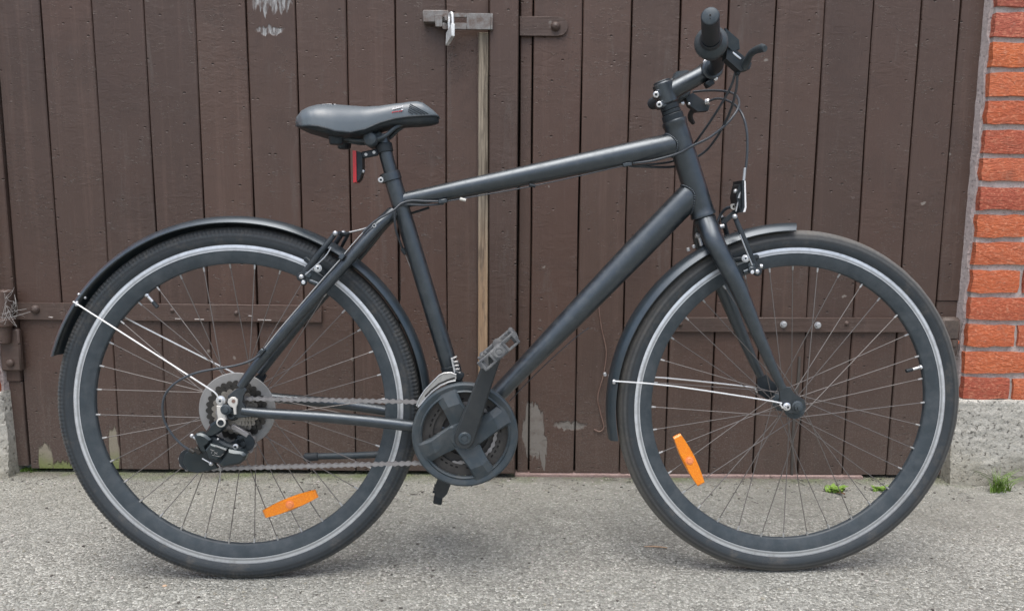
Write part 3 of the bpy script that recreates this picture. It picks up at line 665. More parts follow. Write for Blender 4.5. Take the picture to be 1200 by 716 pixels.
# ---------- wheels
def wheel(hub, label, a0, valve_a, tyre_m, knobs, rearwheel):
    wv = part('wheel', bike, label); wv.location = hub
    NS = 1080 if knobs else 200
    tp = [(.3165, -.0125), (.320, -.0150), (.326, -.0168), (.332, -.0162), (.3365, -.0138), (.3400, -.0105), (.3425, -.0065), (.3437, -.002),
          (.3437, .002), (.3425, .0065), (.3400, .0105), (.3365, .0138), (.332, .0162), (.326, .0168), (.320, .0150), (.3165, .0125)]
    tp = [(.3165+(q-.3165)*.0335/.0272, hh*1.08) for q, hh in tp]
    def fn(i, j, r, h):
        if knobs and j in (4, 5, 10, 11): r += .0012*(1 if (i//2) % 2 else -.2); h += math.copysign(.0007, h)*(1 if (i//2) % 2 else 0)
        if j in (6, 9) : r += .0004*(1 if (i//2) % 2 == (0 if j == 6 else 1) else -.4)
        return r, h
    t = MB(); t.lathe(tp, (0, 0, 0), YA, NS, fn=fn); t.build('tyre', tyre_m, wv, 50)
    rp = [(.3175, -.0108), (.3178, -.0122), (.3170, -.0126), (.3052, -.0128), (.3046, -.0120), (.300, -.0116), (.288, -.0088), (.2815, -.0060), (.2797, -.0035),
          (.2797, .0035), (.2815, .0060), (.288, .0088), (.300, .0116), (.3046, .0120), (.3052, .0128), (.3170, .0126), (.3178, .0122), (.3175, .0108)]
    mt = [1, 1, 1, 0, 0, 0, 0, 0, 0, 0, 0, 0, 0, 0, 1, 1, 1, 0]
    r_ = MB(); r_.lathe(rp, (0, 0, 0), YA, 160, mat=mt, closed=True); r_.build('rim', [M_rim, M_track], wv, 30)
    # hub
    h = MB(); fl = .0265 if not rearwheel else .0255
    if rearwheel: prof = [(0, -.066), (.0048, -.066), (.0048, -.052), (.010, -.050), (.012, -.030), (.0225, -.0275), (.0225, -.0235), (.013, -.021), (.012, .024), (.0225, .0275), (.0225, .0315), (.012, .034), (.010, .052), (.0048, .054), (.0048, .066), (0, .066)]; yf = (-.0255, .0295)
    else: prof = [(0, -.062), (.0046, -.062), (.0046, -.047), (.011, -.046), (.012, -.036), (.0215, -.033), (.0215, -.029), (.012, -.026), (.0105, 0), (.012, .026), (.0215, .029), (.0215, .033), (.012, .036), (.011, .046), (.0046, .047), (.0046, .062), (0, .062)]; yf = (-.031, .031)
    h.lathe(prof, (0, 0, 0), YA, 28); h.build('hub', M_black if rearwheel else M_dusty, wv, 30)
    # spokes: four mesh variants, shared
    rf = .0205; SPm = []
    for side in (0, 1):
        for lead in (-1, 1):
            d = R(62)*lead; b = MB(); y0 = yf[side]+(.0022 if lead > 0 else -.0022); p1 = V((.2805, (.002 if side else -.002), 0)); p0 = V((rf*math.cos(d), y0, rf*math.sin(d)))
            dr = (p0-p1).normalized()
            b.tube([p1+dr*.010, p0], .00092, 6, 0); b.tube([p1-dr*.002, p1+dr*.004, p1+dr*.0095], [.0021, .0021, .0016], 8, 1)
            SPm.append(b.mesh('spoke', [M_steel, M_nip]))
    for k in range(36):
        side = k % 2; lead = (k//2) % 2; o = link('spoke', SPm[side*2+lead], wv); o.rotation_euler = (0, -R(a0+10*k), 0)
    # valve
    a = R(valve_a); e = V((math.cos(a), 0, math.sin(a))); b = MB(); b.cyl(e*.281, e*.2765, .0052, 10, 0); b.cyl(e*.2765, e*.262, .0031, 10, 0, cham=.0006); b.cyl(e*.262, e*.248, .0040, 10, 1, cham=.001); b.build('valve', [M_silver, M_black], wv)
    return wv
wr = wheel(RH, 'rear wheel', 3.0, 128.3, M_tyre_r, True, True)
wf = wheel(FH, 'front wheel', 0.7, 15.8, M_tyre_f, False, False)
def reflector(wv, hub, px0, px1, y, wid):
    c = (L(*px0, y)+L(*px1, y))/2-hub; a = L(*px0, y)-hub; b_ = L(*px1, y)-hub; d = b_-a; ln = d.length; d.normalize(); n_ = V((-d.z, 0, d.x))
    pts = []
    for t, k in ((0, .62), (.12, .78), (.3, .95), (.5, 1), (.7, .95), (.88, .78), (1, .62)): pts.append((t, k))
    poly = [a+d*ln*t+n_*wid/2*k for t, k in pts]+[a+d*ln*t-n_*wid/2*k for t, k in reversed(pts)]
    m = MB(); m.prism(poly, (0, -.007, 0), inset=.003); o = m.build('spoke_reflector', M_amber, wv, 25)
    k = MB(); k.cyl(c+V((0, -.0055, 0)), c+V((0, -.0095, 0)), .0062, 16, 0, cham=.001); k.cyl(c+V((0, -.006, 0)), c+V((0, -.0078, 0)), .0085, 16, 0); k.build('reflector_screw', M_amber_d, wv)
reflector(wr, RH, (310, 601.5), (371.5, 577.5), -.012, .025)
reflector(wf, FH, (792.5, 509.5), (821, 566.5), -.010, .026)

# ---------- frame
BBp = L(546, 510, -.085); BBp.y = 0
HT = L(789.5, 141, 0); HB = L(824.5, 254, 0)
hax = (HB-HT).normalized()
frame = part('frame', bike)
def ftube(name, pts, r, n=20, mat=None, **k): b = MB(); b.tube(pts, r, n, **k); return b.build(name, mat or M_paint, frame, 60)
b = MB(); prof = []; hl_ = (HB-HT).length
b.lathe([(.0, 0), (.0215, 0), (.0238, .002), (.0240, .008), (.0225, .0105), (.0225, .022), (.0230, hl_*.5), (.0232, hl_-.02), (.0232, hl_-.008), (.0246, hl_-.006), (.0246, hl_-.001), (.0, hl_)], HT, hax, 28)
b.build('head_tube', M_paint, frame, 40)
TT0 = L(789, 169.8, 0); TT1 = L(468, 236, 0)
ftube('top_tube', [TT0, TT0.lerp(TT1, .3), TT0.lerp(TT1, .65), TT0.lerp(TT1, .9), TT1], [.0232, .0205, .0172, .0155, .015], smooth=4, flat={'k': .88})
DT0 = L(806, 232, 0); DT1 = L(560, 486, 0)
ftube('down_tube', [L(817, 221, 0), DT0, DT0.lerp(DT1, .25), DT0.lerp(DT1, .5), DT0.lerp(DT1, .68), DT0.lerp(DT1, .83), DT1], [.0200, .0262, .0260, .0232, .0200, .0174, .0166], smooth=5, flat={'k': [.78, .80, .82, .95, 1.2, 1.35, 1.45]})
# weld beads where the two tubes meet the head tube
for (p0, p1, rr, kk) in ((TT0, TT1, .0228, .88), (DT0, DT1, .0261, .80)):
    d = (p1-p0).normalized(); q_ = d.cross(YA).normalized(); b = MB(); prev = None
    for q in range(44):
        a = 2*math.pi*q/44; o_ = YA*math.cos(a)*rr*kk + q_*math.sin(a)*rr; s_ = .16
        while s_ > -.02:
            P = p0+o_+d*s_; dist = ((P-HT)-hax*(P-HT).dot(hax)).length
            if dist < .0234: b.ball(P, .0023, 0, (1, 1, 1), 8); break
            s_ -= .0005
    tag(b.build('weld_bead', M_paint, frame, 60), kind='stuff')
ST0 = L(460.5, 212, 0); 
stax = (BBp-ST0).normalized()
ftube('seat_tube', [ST0, ST0.lerp(BBp, .3), ST0.lerp(BBp, .7), BBp], [.0163, .0165, .0168, .0172], flat={'k': 1})
b = MB(); b.cyl(BBp+V((0, -.036, 0)), BBp+V((0, .036, 0)), .0205, 24, 0, cham=.002); b.build('bottom_bracket_shell', M_paint, frame, 40)
YS = -.062
for sg in (1, -1):
    f_ = (lambda p: p) if sg > 0 else mir
    ss = [f_(L(461, 249, -.006)), f_(L(444, 264, -.022)), f_(L(423, 288, -.036)), f_(L(395, 320, -.044)), f_(L(345, 375, -.052)), f_(L(306, 421, -.060)), f_(L(282, 453, YS))]
    ftube('seat_stay', ss, [.0125, .0118, .0112, .0108, .0105, .0102, .0085], 16, smooth=5)
    cs = [f_(L(284, 481, YS)), f_(L(310, 484, -.060)), f_(L(380, 488.5, -.054)), f_(L(440, 494, -.046)), f_(L(492, 500, -.038)), V((BBp.x-.012, -.028*sg, BBp.z-.004))]
    ftube('chain_stay', cs, [.0088, .0098, .0108, .0112, .0112, .0112], 16, smooth=5)
    dpx = [(286, 452), (278, 455), (268, 463), (266, 474), (270, 484), (280, 489), (299, 487), (298, 480), (290, 478), (285.5, 471), (286.5, 462), (290, 456)]
    b = MB(); b.prism([f_(L(x, y, YS)) for x, y in dpx], (0, -.006*sg, 0), inset=.0012); b.build('dropout', M_paint, frame, 30)
# seat clamp
sc0 = L(458, 207.5, 0); b = MB(); b.cyl(sc0-stax*.0085, sc0+stax*.0085, .0198, 24, 0, cham=.0012); b.bar(L(447, 211, 0), L(457, 209, 0), .015, .018, (0, 1, 0), .002, 0)
o = b.build('seat_clamp', M_paint, frame, 30)
b = MB(); b.cyl(L(446.3, 211, -.009), L(446.3, 211, -.0155), .0056, 14, 0, cham=.001); b.cyl(L(446.3, 211, -.0155), L(446.3, 211, -.0158), .0024, 6, 1); b.build('clamp_bolt', [M_silver, M_black], frame)
# small bosses
b = MB()
for (x, y, yy) in ((438.5, 264.5, -.034), (808, 192, 0)): b.cyl(L(x, y, yy), L(x, y, yy-.004), .0042, 12, 0, cham=.0008); b.cyl(L(x, y, yy-.004), L(x, y, yy-.0044), .002, 8, 1)
tag(b.build('boss_bolt', [M_silver, M_black], frame), kind='stuff')
# cable stops under the top tube
for px in ((735, 193), (519, 236)):
    b = MB(); p = L(*px, -.010); b.bar(p-V((.009, 0, .0015)), p+V((.009, 0, .0015)), .008, .010, (0, 1, 0), .0015); b.bar(p+V((-.004, .004, 0)), p+V((-.004, .004, .008)), .008, .006, (0, 1, 0), .001); b.build('cable_stop', M_paint, frame)

# ---------- fork
fork = part('fork', bike)
cr = HB+hax*.006
b = MB(); b.lathe([(.0, -.004), (.0215, -.004), (.0225, .002), (.0215, .006), (.019, .008), (.018, .03), (.0, .034)], cr, hax, 24); b.build('fork_crown', M_paint, fork, 40)
for sg in (1, -1):
    f_ = (lambda p: p) if sg > 0 else mir
    pts = [f_(L(826, 255, -.004)), f_(L(830.5, 266, -.020)), f_(L(837, 283, -.037)), f_(L(850.5, 309, -.045)), f_(L(864.5, 336, -.050)), f_(L(888, 391, -.054)), f_(L(906, 432, -.056)), f_(L(917, 455, -.057))]
    b = MB(); b.tube(pts, [.0180, .0196, .0193, .0180, .0165, .0128, .0098, .0082], 20, smooth=6, flat={'k': .82}); b.build('fork_blade', M_paint, fork, 60)
    hub = f_(L(934, 475.5, -.062)); hub = V((FH.x, -.056*sg, FH.z))
    pts = [f_(L(912, 452, -.056)), f_(L(925, 453, -.056)), f_(L(930, 460, -.056)), f_(L(942, 468, -.056)), f_(L(944, 477, -.056)), f_(L(937, 485, -.056)), f_(L(924, 483, -.056)), f_(L(914, 477, -.056)), f_(L(913, 467, -.056))]
    b = MB(); b.prism(pts, (0, -.005*sg, 0), inset=.001); b.build('dropout', M_paint, fork, 30)
    c = f_(L(934, 476, -.062)); b = MB(); b.lathe([(.0, .0), (.0110, .0), (.0112, -.0015*sg), (.0085, -.003*sg), (.0080, -.0095*sg), (.0046, -.0105*sg), (.0044, -.016*sg), (0, -.0165*sg)], c, YA, 18); b.build('axle_nut', M_dusty, fork, 25)

# ---------- headset spacers, stem, handlebar
b = MB(); tpx = HT-hax*.030; b.cyl(HT+hax*.001, HT-hax*.012, .0205, 24, 0, cham=.0012); b.cyl(HT-hax*.0125, HT-hax*.020, .0182, 24, 0, cham=.001); b.cyl(HT-hax*.0205, HT-hax*.031, .0182, 24, 0, cham=.001); b.build('headset_spacer', M_black, bike, 30)
CL = L(831.5, 83, 0)                       # handlebar centre in the stem
stem = part('stem', bike)
SB = HT-hax*.052
b = MB(); b.cyl(HT-hax*.0315, HT-hax*.074, .0200, 24, 0, cham=.003); b.cyl(HT-hax*.074, HT-hax*.077, .0165, 20, 0, cham=.001)
pa = SB; b.tube([pa, pa.lerp(CL, .35), pa.lerp(CL, .75), CL], [.0178, .0172, .0165, .0165], 20, smooth=3); b.cyl(CL+V((0, -.024, 0)), CL+V((0, .024, 0)), .0205, 24, 0, cham=.003)
b.bar(L(767, 111, 0), L(782, 110, 0), .016, .030, (0, 1, 0), .003); b.bar(L(770, 124, 0), L(784, 121, 0), .016, .030, (0, 1, 0), .003)
b.build('stem_body', M_paint, stem, 40)
for (x, y) in ((768.8, 111.2), (772.6, 122.8)):
    k = MB(); k.cyl(L(x, y, -.0145), L(x, y, -.0215), .0058, 16, 0, cham=.0012); k.cyl(L(x, y, -.0215), L(x, y, -.0217), .0026, 6, 1); k.build('stem_bolt', [M_silver, M_black], stem)
for (x, y) in ((838.5, 92.5), (826.5, 73.0)):
    k = MB(); k.cyl(L(x, y, -.018), L(x, y, -.022), .0042, 12, 0, cham=.001); k.build('stem_bolt', M_silver, stem)
k = MB(); k.bar(L(835, 96, -.012), L(827, 101, -.012), .012, .020, (0, 1, 0), .002); k.build('face_plate', M_black, stem)
GE = L(832.3, 19.0, -.295)                 # end of the near grip
SH = L(833.3, 49.5, -.175)                 # near shifter ring
ndir = (GE-SH).normalized()
CR = CL+V((.004, .02, 0)); FE = L(765, 122, .295); FS = CR.lerp(FE, .56)
bar_ = MB(); bar_.tube([FE.lerp(CR, .03), FS, CL+V((-.004, .06, 0)), CL, CL+V((-.004, -.06, .000)), SH, GE.lerp(SH, .05)], [.0111, .0111, .0125, .0127, .0125, .0111, .0111], 18, smooth=5)
bar_.build('handlebar', M_black, bike, 60)
def grip(end, inner, lab=None):
    d = (end-inner).normalized(); ln = (end-inner).length; b = MB()
    pr = [(0, .0002), (.0122, .0), (.0136, .0010), (.0141, .003)]
    for i in range(14): z = .007+(ln-.02)*i/13; pr += [(.0140+.0002*i/3, z), (.0137+.0002*i/3, z+.0022)]
    pr += [(.0165, ln-.012), (.0185, ln-.006), (.0185, ln), (0, ln)]
    b.lathe(pr, end, -d, 24, mat=[1]+[0]*(len(pr)-2)); return b.build('grip', [M_rubber, M_dusty], bike, 45)
gl = (GE-SH).length
grip(GE, SH+ndir*.012); 
fdir = (FE-FS).normalized(); grip(FE, FS+fdir*.012)
k = MB(); q = ndir.cross(V((1, 0, 0))).normalized()
k.cyl(GE+ndir*.0003+V((0, 0, .001)), GE+ndir*.0006+V((0, 0, .001)), .0014, 8); k.cyl(GE+ndir*.0003+V((0, 0, -.0042)), GE+ndir*.0006+V((0, 0, -.0042)), .0009, 8); k.build('grip_end_holes', M_void, bike)
def shifter(c, d, nm):
    s = part('shifter', bike); b = MB()      # twist shifter: flanged drum
    b.lathe([(0, -.010), (.0170, -.010), (.0190, -.007), (.0235, -.002), (.0268, .002), (.0278, .006), (.0278, .011), (.0265, .016), (.0235, .020), (.0225, .036), (.0195, .040), (.0125, .042), (0, .042)], c+d*.004, -d, 32); b.build('shifter_drum', M_dusty, s, 35)
    return s
sh1 = shifter(SH, ndir, '')
k = MB(); k.prism([L(850, 33, -.165), L(858, 40, -.160), L(866, 47, -.155), L(867, 58, -.150), L(858, 60, -.150), L(851, 52, -.160)], (0, .022, 0), inset=.004); k.build('gear_window', M_dusty, sh1, 30)
sh2 = shifter(FS, fdir, '')
k = MB(); k.prism([L(790, 92, .150), L(793, 84, .150), L(805, 82.5, .150), L(814, 86, .150), L(808, 98, .150), L(793, 100, .150)], (0, .03, 0), inset=.004); k.build('gear_window', M_dusty, sh2, 30)
def lever(far):
    lv = part('brake_lever', bike)
    if not far:
        k = MB(); k.prism([L(852, 57, -.150), L(860, 57, -.150), L(874, 68, -.150), L(881, 74, -.150), L(879, 81, -.150), L(868, 84, -.150), L(860, 77, -.150), L(851, 69, -.150)], (0, .026, 0), inset=.004); k.bar(L(846, 60, -.128), L(866, 72, -.128), .016, .018, (0, 1, 0), .003); k.build('lever_body', M_black, lv, 30)
        k = MB(); k.tube([L(872, 79, -.145), L(876, 71, -.160), L(879, 64.5, -.180), L(885, 59.5, -.205), L(892, 57.0, -.230), L(896.5, 57.5, -.245)], [.0066, .0062, .0052, .0048, .0056, .0040], 12, smooth=5, flat={'k': 1.3}); k.build('lever_blade', M_dusty, lv, 50)
        k = MB(); k.bar(L(858, 62, -.148), L(868, 70, -.148), .0035, .006, (0, 1, 0), .0008); k.build('pivot_plate', M_silver, lv)
        k = MB(); k.cyl(L(867, 82, -.140), L(863.5, 88, -.140), .0042, 10, 0, cham=.001); k.build('barrel_adjuster', M_black, lv)
    else:
        k = MB(); k.prism([L(803, 113, .150), L(812, 109, .150), L(826, 119, .150), L(832, 124, .150), L(830, 130, .150), L(818, 131, .150), L(808, 124, .150)], (0, .024, 0), inset=.003); k.build('lever_body', M_black, lv, 30)
        k = MB(); k.tube([L(818, 127, .170), L(812, 130, .185), L(809, 135, .205), L(809.5, 140, .225), L(812.5, 144.5, .245)], [.0066, .006, .0052, .0050, .0036], 12, smooth=5, flat={'k': 1.2}); k.build('lever_blade', M_black, lv, 50)
        k = MB(); c = L(829, 119.5, .140); k.lathe([(0, -.004), (.0062, -.004), (.0068, -.001), (.0052, 0), (.0068, .001), (.0062, .004), (.0044, .004), (0, .0035)], c, (.9, -.5, 0), 12); k.build('barrel_adjuster', M_silver, lv)
        k = MB(); k.ball(L(800, 121.5, .148), .0042, 0); k.ball(L(807.5, 122, .148), .0032, 0); tag(k.build('lever_screw', M_silver, lv), kind='stuff')
lever(False); lever(True)
k = MB(); k.ball(L(781.5, 99.5, .05), .005, 0, (1.2, 1, .8)); k.ball(L(790, 97, .10), .0036, 0); tag(k.build('shifter_screw', M_silver, sh2), kind='stuff')

# ---------- saddle
sad = part('saddle', bike)
top = [(347.2, 144), (349, 137), (355, 129.2), (363, 125), (372, 122.4), (382, 121.2), (392, 121.6), (410, 123), (428, 124.4), (445, 123.6), (462, 120.9), (478, 119.3), (489, 118.6), (496, 120.5), (503, 125.6), (509, 130.5), (513.5, 135)]
low = [(347.4, 146.5), (349, 147), (355, 147.2), (363, 146.8), (372, 147.4), (382, 149.8), (392, 153.2), (410, 154.8), (428, 151), (445, 143.6), (462, 138.8), (478, 136.4), (489, 135.6), (496, 135.2), (503, 135), (509, 135.2), (513.8, 136.6)]
hw = [.030, .052, .070, .078, .080, .079, .075, .062, .048, .038, .031, .027, .0245, .023, .020, .0155, .007]
def loft(rows, name, mat, parent, ang=60):
    b = MB(); n = len(rows[0]); vs = [p for r_ in rows for p in r_]; fs = []
    for i in range(len(rows)-1):
        for j in range(n): fs.append((i*n+j, i*n+(j+1) % n, (i+1)*n+(j+1) % n, (i+1)*n+j))
    fs.append(tuple(range(n-1, -1, -1))); fs.append(tuple((len(rows)-1)*n+j for j in range(n))); b.add(vs, fs); return b.build(name, mat, parent, ang)
def interp(arr, t):
    i = min(int(t), len(arr)-2); f = t-i; a, b_ = arr[i], arr[i+1]
    if hasattr(a, '__len__'): return tuple(a[k]*(1-f)+b_[k]*f for k in range(len(a)))
    return a*(1-f)+b_*f
rows = []; rows2 = []; NSx = (len(top)-1)*3
for i in range(NSx+1):
    t = i/3; w_ = interp(hw, t); tp_, lp = interp(top, t), interp(low, t)
    pt = L(*tp_, -w_*.35); pl_ = L(*lp, -w_); xm = pl_.x; rr = []
    for k in range(25):
        a = -math.pi/2+math.pi*k/24; s_, c_ = math.sin(a), math.cos(a)
        y = w_*math.copysign(abs(s_)**.82, s_); z = pl_.z+(pt.z-pl_.z)*(max(c_, 0)**.62)
        ch = .004*math.exp(-(y/.010)**2)*(1 if 3 < t < 11 else 0)
        rr.append(V((xm*(1-c_)+pt.x*c_, y, z-ch)))
    for k in range(9): u_ = 1-2*(k+.5)/9; rr.append(V((xm, w_*.97*u_, pl_.z-.0006)))
    rows.append(rr)
    # lower shell
    under = [(0, 149.5), (2, 152), (4, 157.5), (6, 162), (8, 158.5), (9, 151.5), (10, 148), (12, 147.5), (14, 146.5), (16, 144.5)]
    for (ta, ya), (tb, yb_) in zip(under, under[1:]):
        if ta <= t <= tb: yu = ya+(yb_-ya)*(t-ta)/(tb-ta); break
    pu = L(lp[0], yu, -w_*.75); r2 = []
    for k in range(20):
        a = math.pi*2*k/20; y = w_*.99*math.copysign(abs(math.cos(a))**.7, math.cos(a)); s_ = math.sin(a)
        z = pl_.z-.0005 if s_ >= 0 else pl_.z+(pu.z-pl_.z)*(-s_)**.55
        r2.append(V((xm, y, z-(.0008 if s_ >= 0 else 0))))
    rows2.append(r2)
loft(rows, 'saddle_cover', M_saddle, sad, 50); loft(rows2, 'saddle_base', M_black, sad, 50)
# piping along the lower edge of the cover
for sg in (-1, 1):
    b = MB(); b.tube([V((r_[0].x, sg*abs(r_[0].y)*1.0, r_[0].z-.0012)) for r_ in rows], .0022, 8); b.build('piping', M_black, sad, 60)
# nose grooves and worn print on the near flank
def cover_pt(px, py):                                      # near point of the cover under a photo point
    best = None
    for r_ in rows:
        for q in r_[:13]:
            pr_ = L(px, py, q.y); d = (V((pr_.x, 0, pr_.z))-V((q.x, 0, q.z))).length
            if best is None or d < best[0]: best = (d, q.y)
    p = L(px, py, best[1]); p.y -= .0012; return p
b = MB()
for (a, c) in (((479.8, 124.2), (498.5, 134.2)), ((479.2, 126.2), (494.5, 134.2)), ((478.6, 128.4), (489.5, 134.2)), ((478.4, 130.8), (484, 134)), ((480.8, 122.4), (502, 133.8))):
    b.tube([cover_pt(a[0]+(c[0]-a[0])*t/6, a[1]+(c[1]-a[1])*t/6) for t in range(7)], .0007, 5)
tag(b.build('nose_groove', M_black, sad), kind='stuff')
b = MB(); b.tube([cover_pt(460+t*2.3, 128.4-.56*t-.08*t*(t > 4)) for t in range(7)], .0011, 5, 0)
for i in range(6): b.tube([cover_pt(460.3+i*2.2, 129.2-.5*i), cover_pt(460.9+i*2.2, 126.6-.5*i)], .0006, 4, 0)
for i in range(5): b.tube([cover_pt(459.5+i*2.5, 132.4-.35*i), cover_pt(461.2+i*2.5, 131.6-.35*i)], .0008, 4, 1)
b.tube([cover_pt(470.5, 129.4), cover_pt(472.5, 128.8)], .0010, 4, 0); b.build('worn_print', [M_white, M_red], sad)
b = MB(); b.tube([cover_pt(377+t*2.8, 122.9+.012*t*t+.25*(t > 4)) for t in range(7)], [.0006, .0013, .0015, .0016, .0016, .0018, .0018], 5); b.build('rear_print', M_white, sad)
for sg in (-1, 1):
    b = MB(); b.tube([V((p.x, sg*abs(p.y), p.z)) for p in (L(476, 143.5, -.012), L(463, 150, -.02), L(452, 159, -.024), L(440, 163.5, -.024), L(420, 165, -.024), L(402, 162, -.026), L(388, 158, -.03))], .0038, 10, smooth=5); b.build('saddle_rail', M_dusty, sad, 60)
for sg in (-1, 1):
    b = MB(); c = L(394, 164, -.040); c.y *= -sg; b.lathe([(0, .006), (.014, .006), (.0145, 0), (.0125, -.012), (.0105, -.014), (0, -.014)], c+V((0, 0, .005)), (0, 0, 1), 18); b.build('saddle_bumper', M_black, sad, 30)
# seat post
sp = part('seat_post', bike)
SP1 = L(448.0, 160, 0); b = MB(); b.tube([ST0+stax*.02, L(453, 184, 0), L(449.5, 169, 0), L(447, 158, 0)], [.0132, .0132, .0132, .0120], 22); b.build('post', M_paint, sp, 60)
b = MB(); b.cyl(L(449.2, 168.5, 0), L(451.2, 179, 0), .0162, 22, 0, cham=.0012); b.build('post_collar', M_black, sp, 30)
b = MB(); c = L(434, 163.5, -.026); b.lathe([(0, .0), (.013, 0), (.0135, -.004), (.011, -.0085), (.005, -.0105), (0, -.011)], c, YA, 20); b.lathe([(0, .0), (.013, 0), (.0135, .004), (.011, .0085), (0, .011)], V((c.x, .026, c.z)), YA, 20); b.cyl(c, V((c.x, .026, c.z)), .0135, 20); b.bar(L(431, 166, 0), L(449, 160, 0), .020, .034, YA, .004); b.build('saddle_clamp', M_dusty, sp, 35)
# tail light
tl = part('tail_light', bike)
b = MB(); b.prism([L(416.5, 177, -.014), L(422.5, 178.5, -.014), L(424.3, 183, -.014), L(424.6, 200, -.014), L(421.5, 210, -.014), L(417.8, 213.5, -.014)], (0, .036, 0), inset=.003); b.build('light_body', M_black, tl, 30)
b = MB(); b.prism([L(413.2, 176.5, -.017), L(417.3, 177, -.017), L(417.8, 213.2, -.017), L(413.8, 214.2, -.017)], (0, .042, 0), inset=.003); b.build('light_lens', M_red, tl, 30)
b = MB(); b.bar(L(424, 182.5, -.008), L(443, 178.5, -.008), .0125, .010, YA, .002); 
b.build('light_bracket', M_black, tl)
b = MB(); 
for x, y in ((428.8, 181.3), (438.2, 178.8)): b.cyl(L(x, y, -.0135), L(x, y, -.0152), .0030, 10)
b.ball(L(425.6, 201, -.01), .0036); tag(b.build('light_screw', M_zinc, tl), kind='stuff')

# ---------- mudguards
def guard(name, c, Rc, a0, a1, hw_, drop, drop2, cut=0.0, lab=None, ex=(0, 0)):
    b = MB(); n = 72; m = 13; vs = []; fs = []; th = .0018
    for i in range(n+1):
        for k in range(m):
            u = -1+2*k/(m-1); aa0 = a0-ex[0]*(abs(u)**2); aa1 = a1+ex[1]*(abs(u)**2); a = R(aa0+(aa1-aa0)*i/n)
            r = Rc-(drop if u < 0 else drop2)*abs(u)**2.6; y = hw_*math.sin(u*math.pi/2)*.0+hw_*u*(1-.06*u*u)/(1-.06)
            for q in (0, 1): rr = r-th*q; vs.append((c.x+rr*math.cos(a), y*(1-.03*q), c.z+rr*math.sin(a)))
    def ix(i, k, q): return (i*m+k)*2+q
    for i in range(n):
        for k in range(m-1):
            fs.append((ix(i, k, 0), ix(i, k+1, 0), ix(i+1, k+1, 0), ix(i+1, k, 0))); fs.append((ix(i, k, 1), ix(i+1, k, 1), ix(i+1, k+1, 1), ix(i, k+1, 1)))
        for k in (0, m-1): fs.append((ix(i, k, 0), ix(i+1, k, 0), ix(i+1, k, 1), ix(i, k, 1)))
    for i in (0, n):
        for k in range(m-1): fs.append((ix(i, k, 0), ix(i, k+1, 0), ix(i, k+1, 1), ix(i, k, 1)))
    b.add(vs, fs); return b.build(name, M_paint_g, bike, 50)
M_paint_g = simple('black_mudguard_plastic', (.016, .025, .032), .34, 0, 1.0, dust=.1, tint=(.85, .93, 1, 1))
mg1 = guard('mudguard', RH, .3705, 164.2, -4, .0255, .0115, .0215, ex=(1.0, 0))
mg2 = guard('mudguard', FH+V((-.007, 0, .0)), .3640, 191, 89.5, .0255, .0140, .0180, ex=(.0, 1.2))
def stay(g, pts, rod=.00165):
    for sg in (1, -1):
        b = MB(); q = [V((p.x, p.y*sg, p.z)) for p in pts]; b.tube(q, rod, 8, smooth=3); b.build('stay', M_stay, g)
        b = MB(); b.box(q[0], (.006, .004, .009), None, .001); b.build('stay_end', M_zinc, g)
stay(mg1, [L(90, 356, -.026), L(93, 358, -.028), L(180, 413.5, -.052), L(240, 452, -.070), L(252, 460, -.072), L(256, 466, -.072), L(258, 470, -.072)])
stay(mg2, [L(719.5, 447.3, -.025), L(724, 446.8, -.027), L(790, 452.5, -.040), L(905, 470, -.064), L(914, 474, -.066), L(917, 478, -.066)])
b = MB()
for x, y in ((92.5, 345), (100, 349)): b.ball(L(x, y, -.020), .0028)
tag(b.build('guard_rivet', M_zinc, mg1), kind='stuff')
b = MB()
for x, y in ((807, 292.5), (813.5, 289), (709.5, 438.5)): b.cyl(L(x, y+2, -.004), L(x-1.2, y-2, -.004), .0036, 10, cham=.0008)
tag(b.build('guard_screw', M_zinc, mg2), kind='stuff')
b = MB(); b.tube([L(819, 277, 0), L(822, 288, 0)], .0035, 8); b.cyl(L(815, 275.5, 0), L(820, 277, 0), .0052, 12, cham=.001); b.cyl(L(843, 266, 0), L(848.5, 265, 0), .0046, 12, cham=.001); tag(b.build('guard_bolt', M_zinc, fork), kind='stuff')
# ---------- eyelet bolts
b = MB(); c = L(259, 469, -.070); b.lathe([(.0, 0), (.0088, 0), (.009, -.002), (.0055, -.003), (.0052, -.006), (0, -.0062)], c, YA, 18); b.cyl(c+V((0, -.0062, 0)), c+V((0, -.0064, 0)), .0024, 6, 1); b.build('eyelet_bolt', [M_silver, M_black], frame)
b = MB(); c = L(921.5, 476, -.063); b.lathe([(.0, 0), (.0076, 0), (.0078, -.003), (.0055, -.004), (.0050, -.008), (0, -.0082)], c, YA, 18); b.cyl(c+V((0, -.0082, 0)), c+V((0, -.0084, 0)), .0024, 6, 1); b.build('eyelet_bolt', [M_silver, M_black], fork)

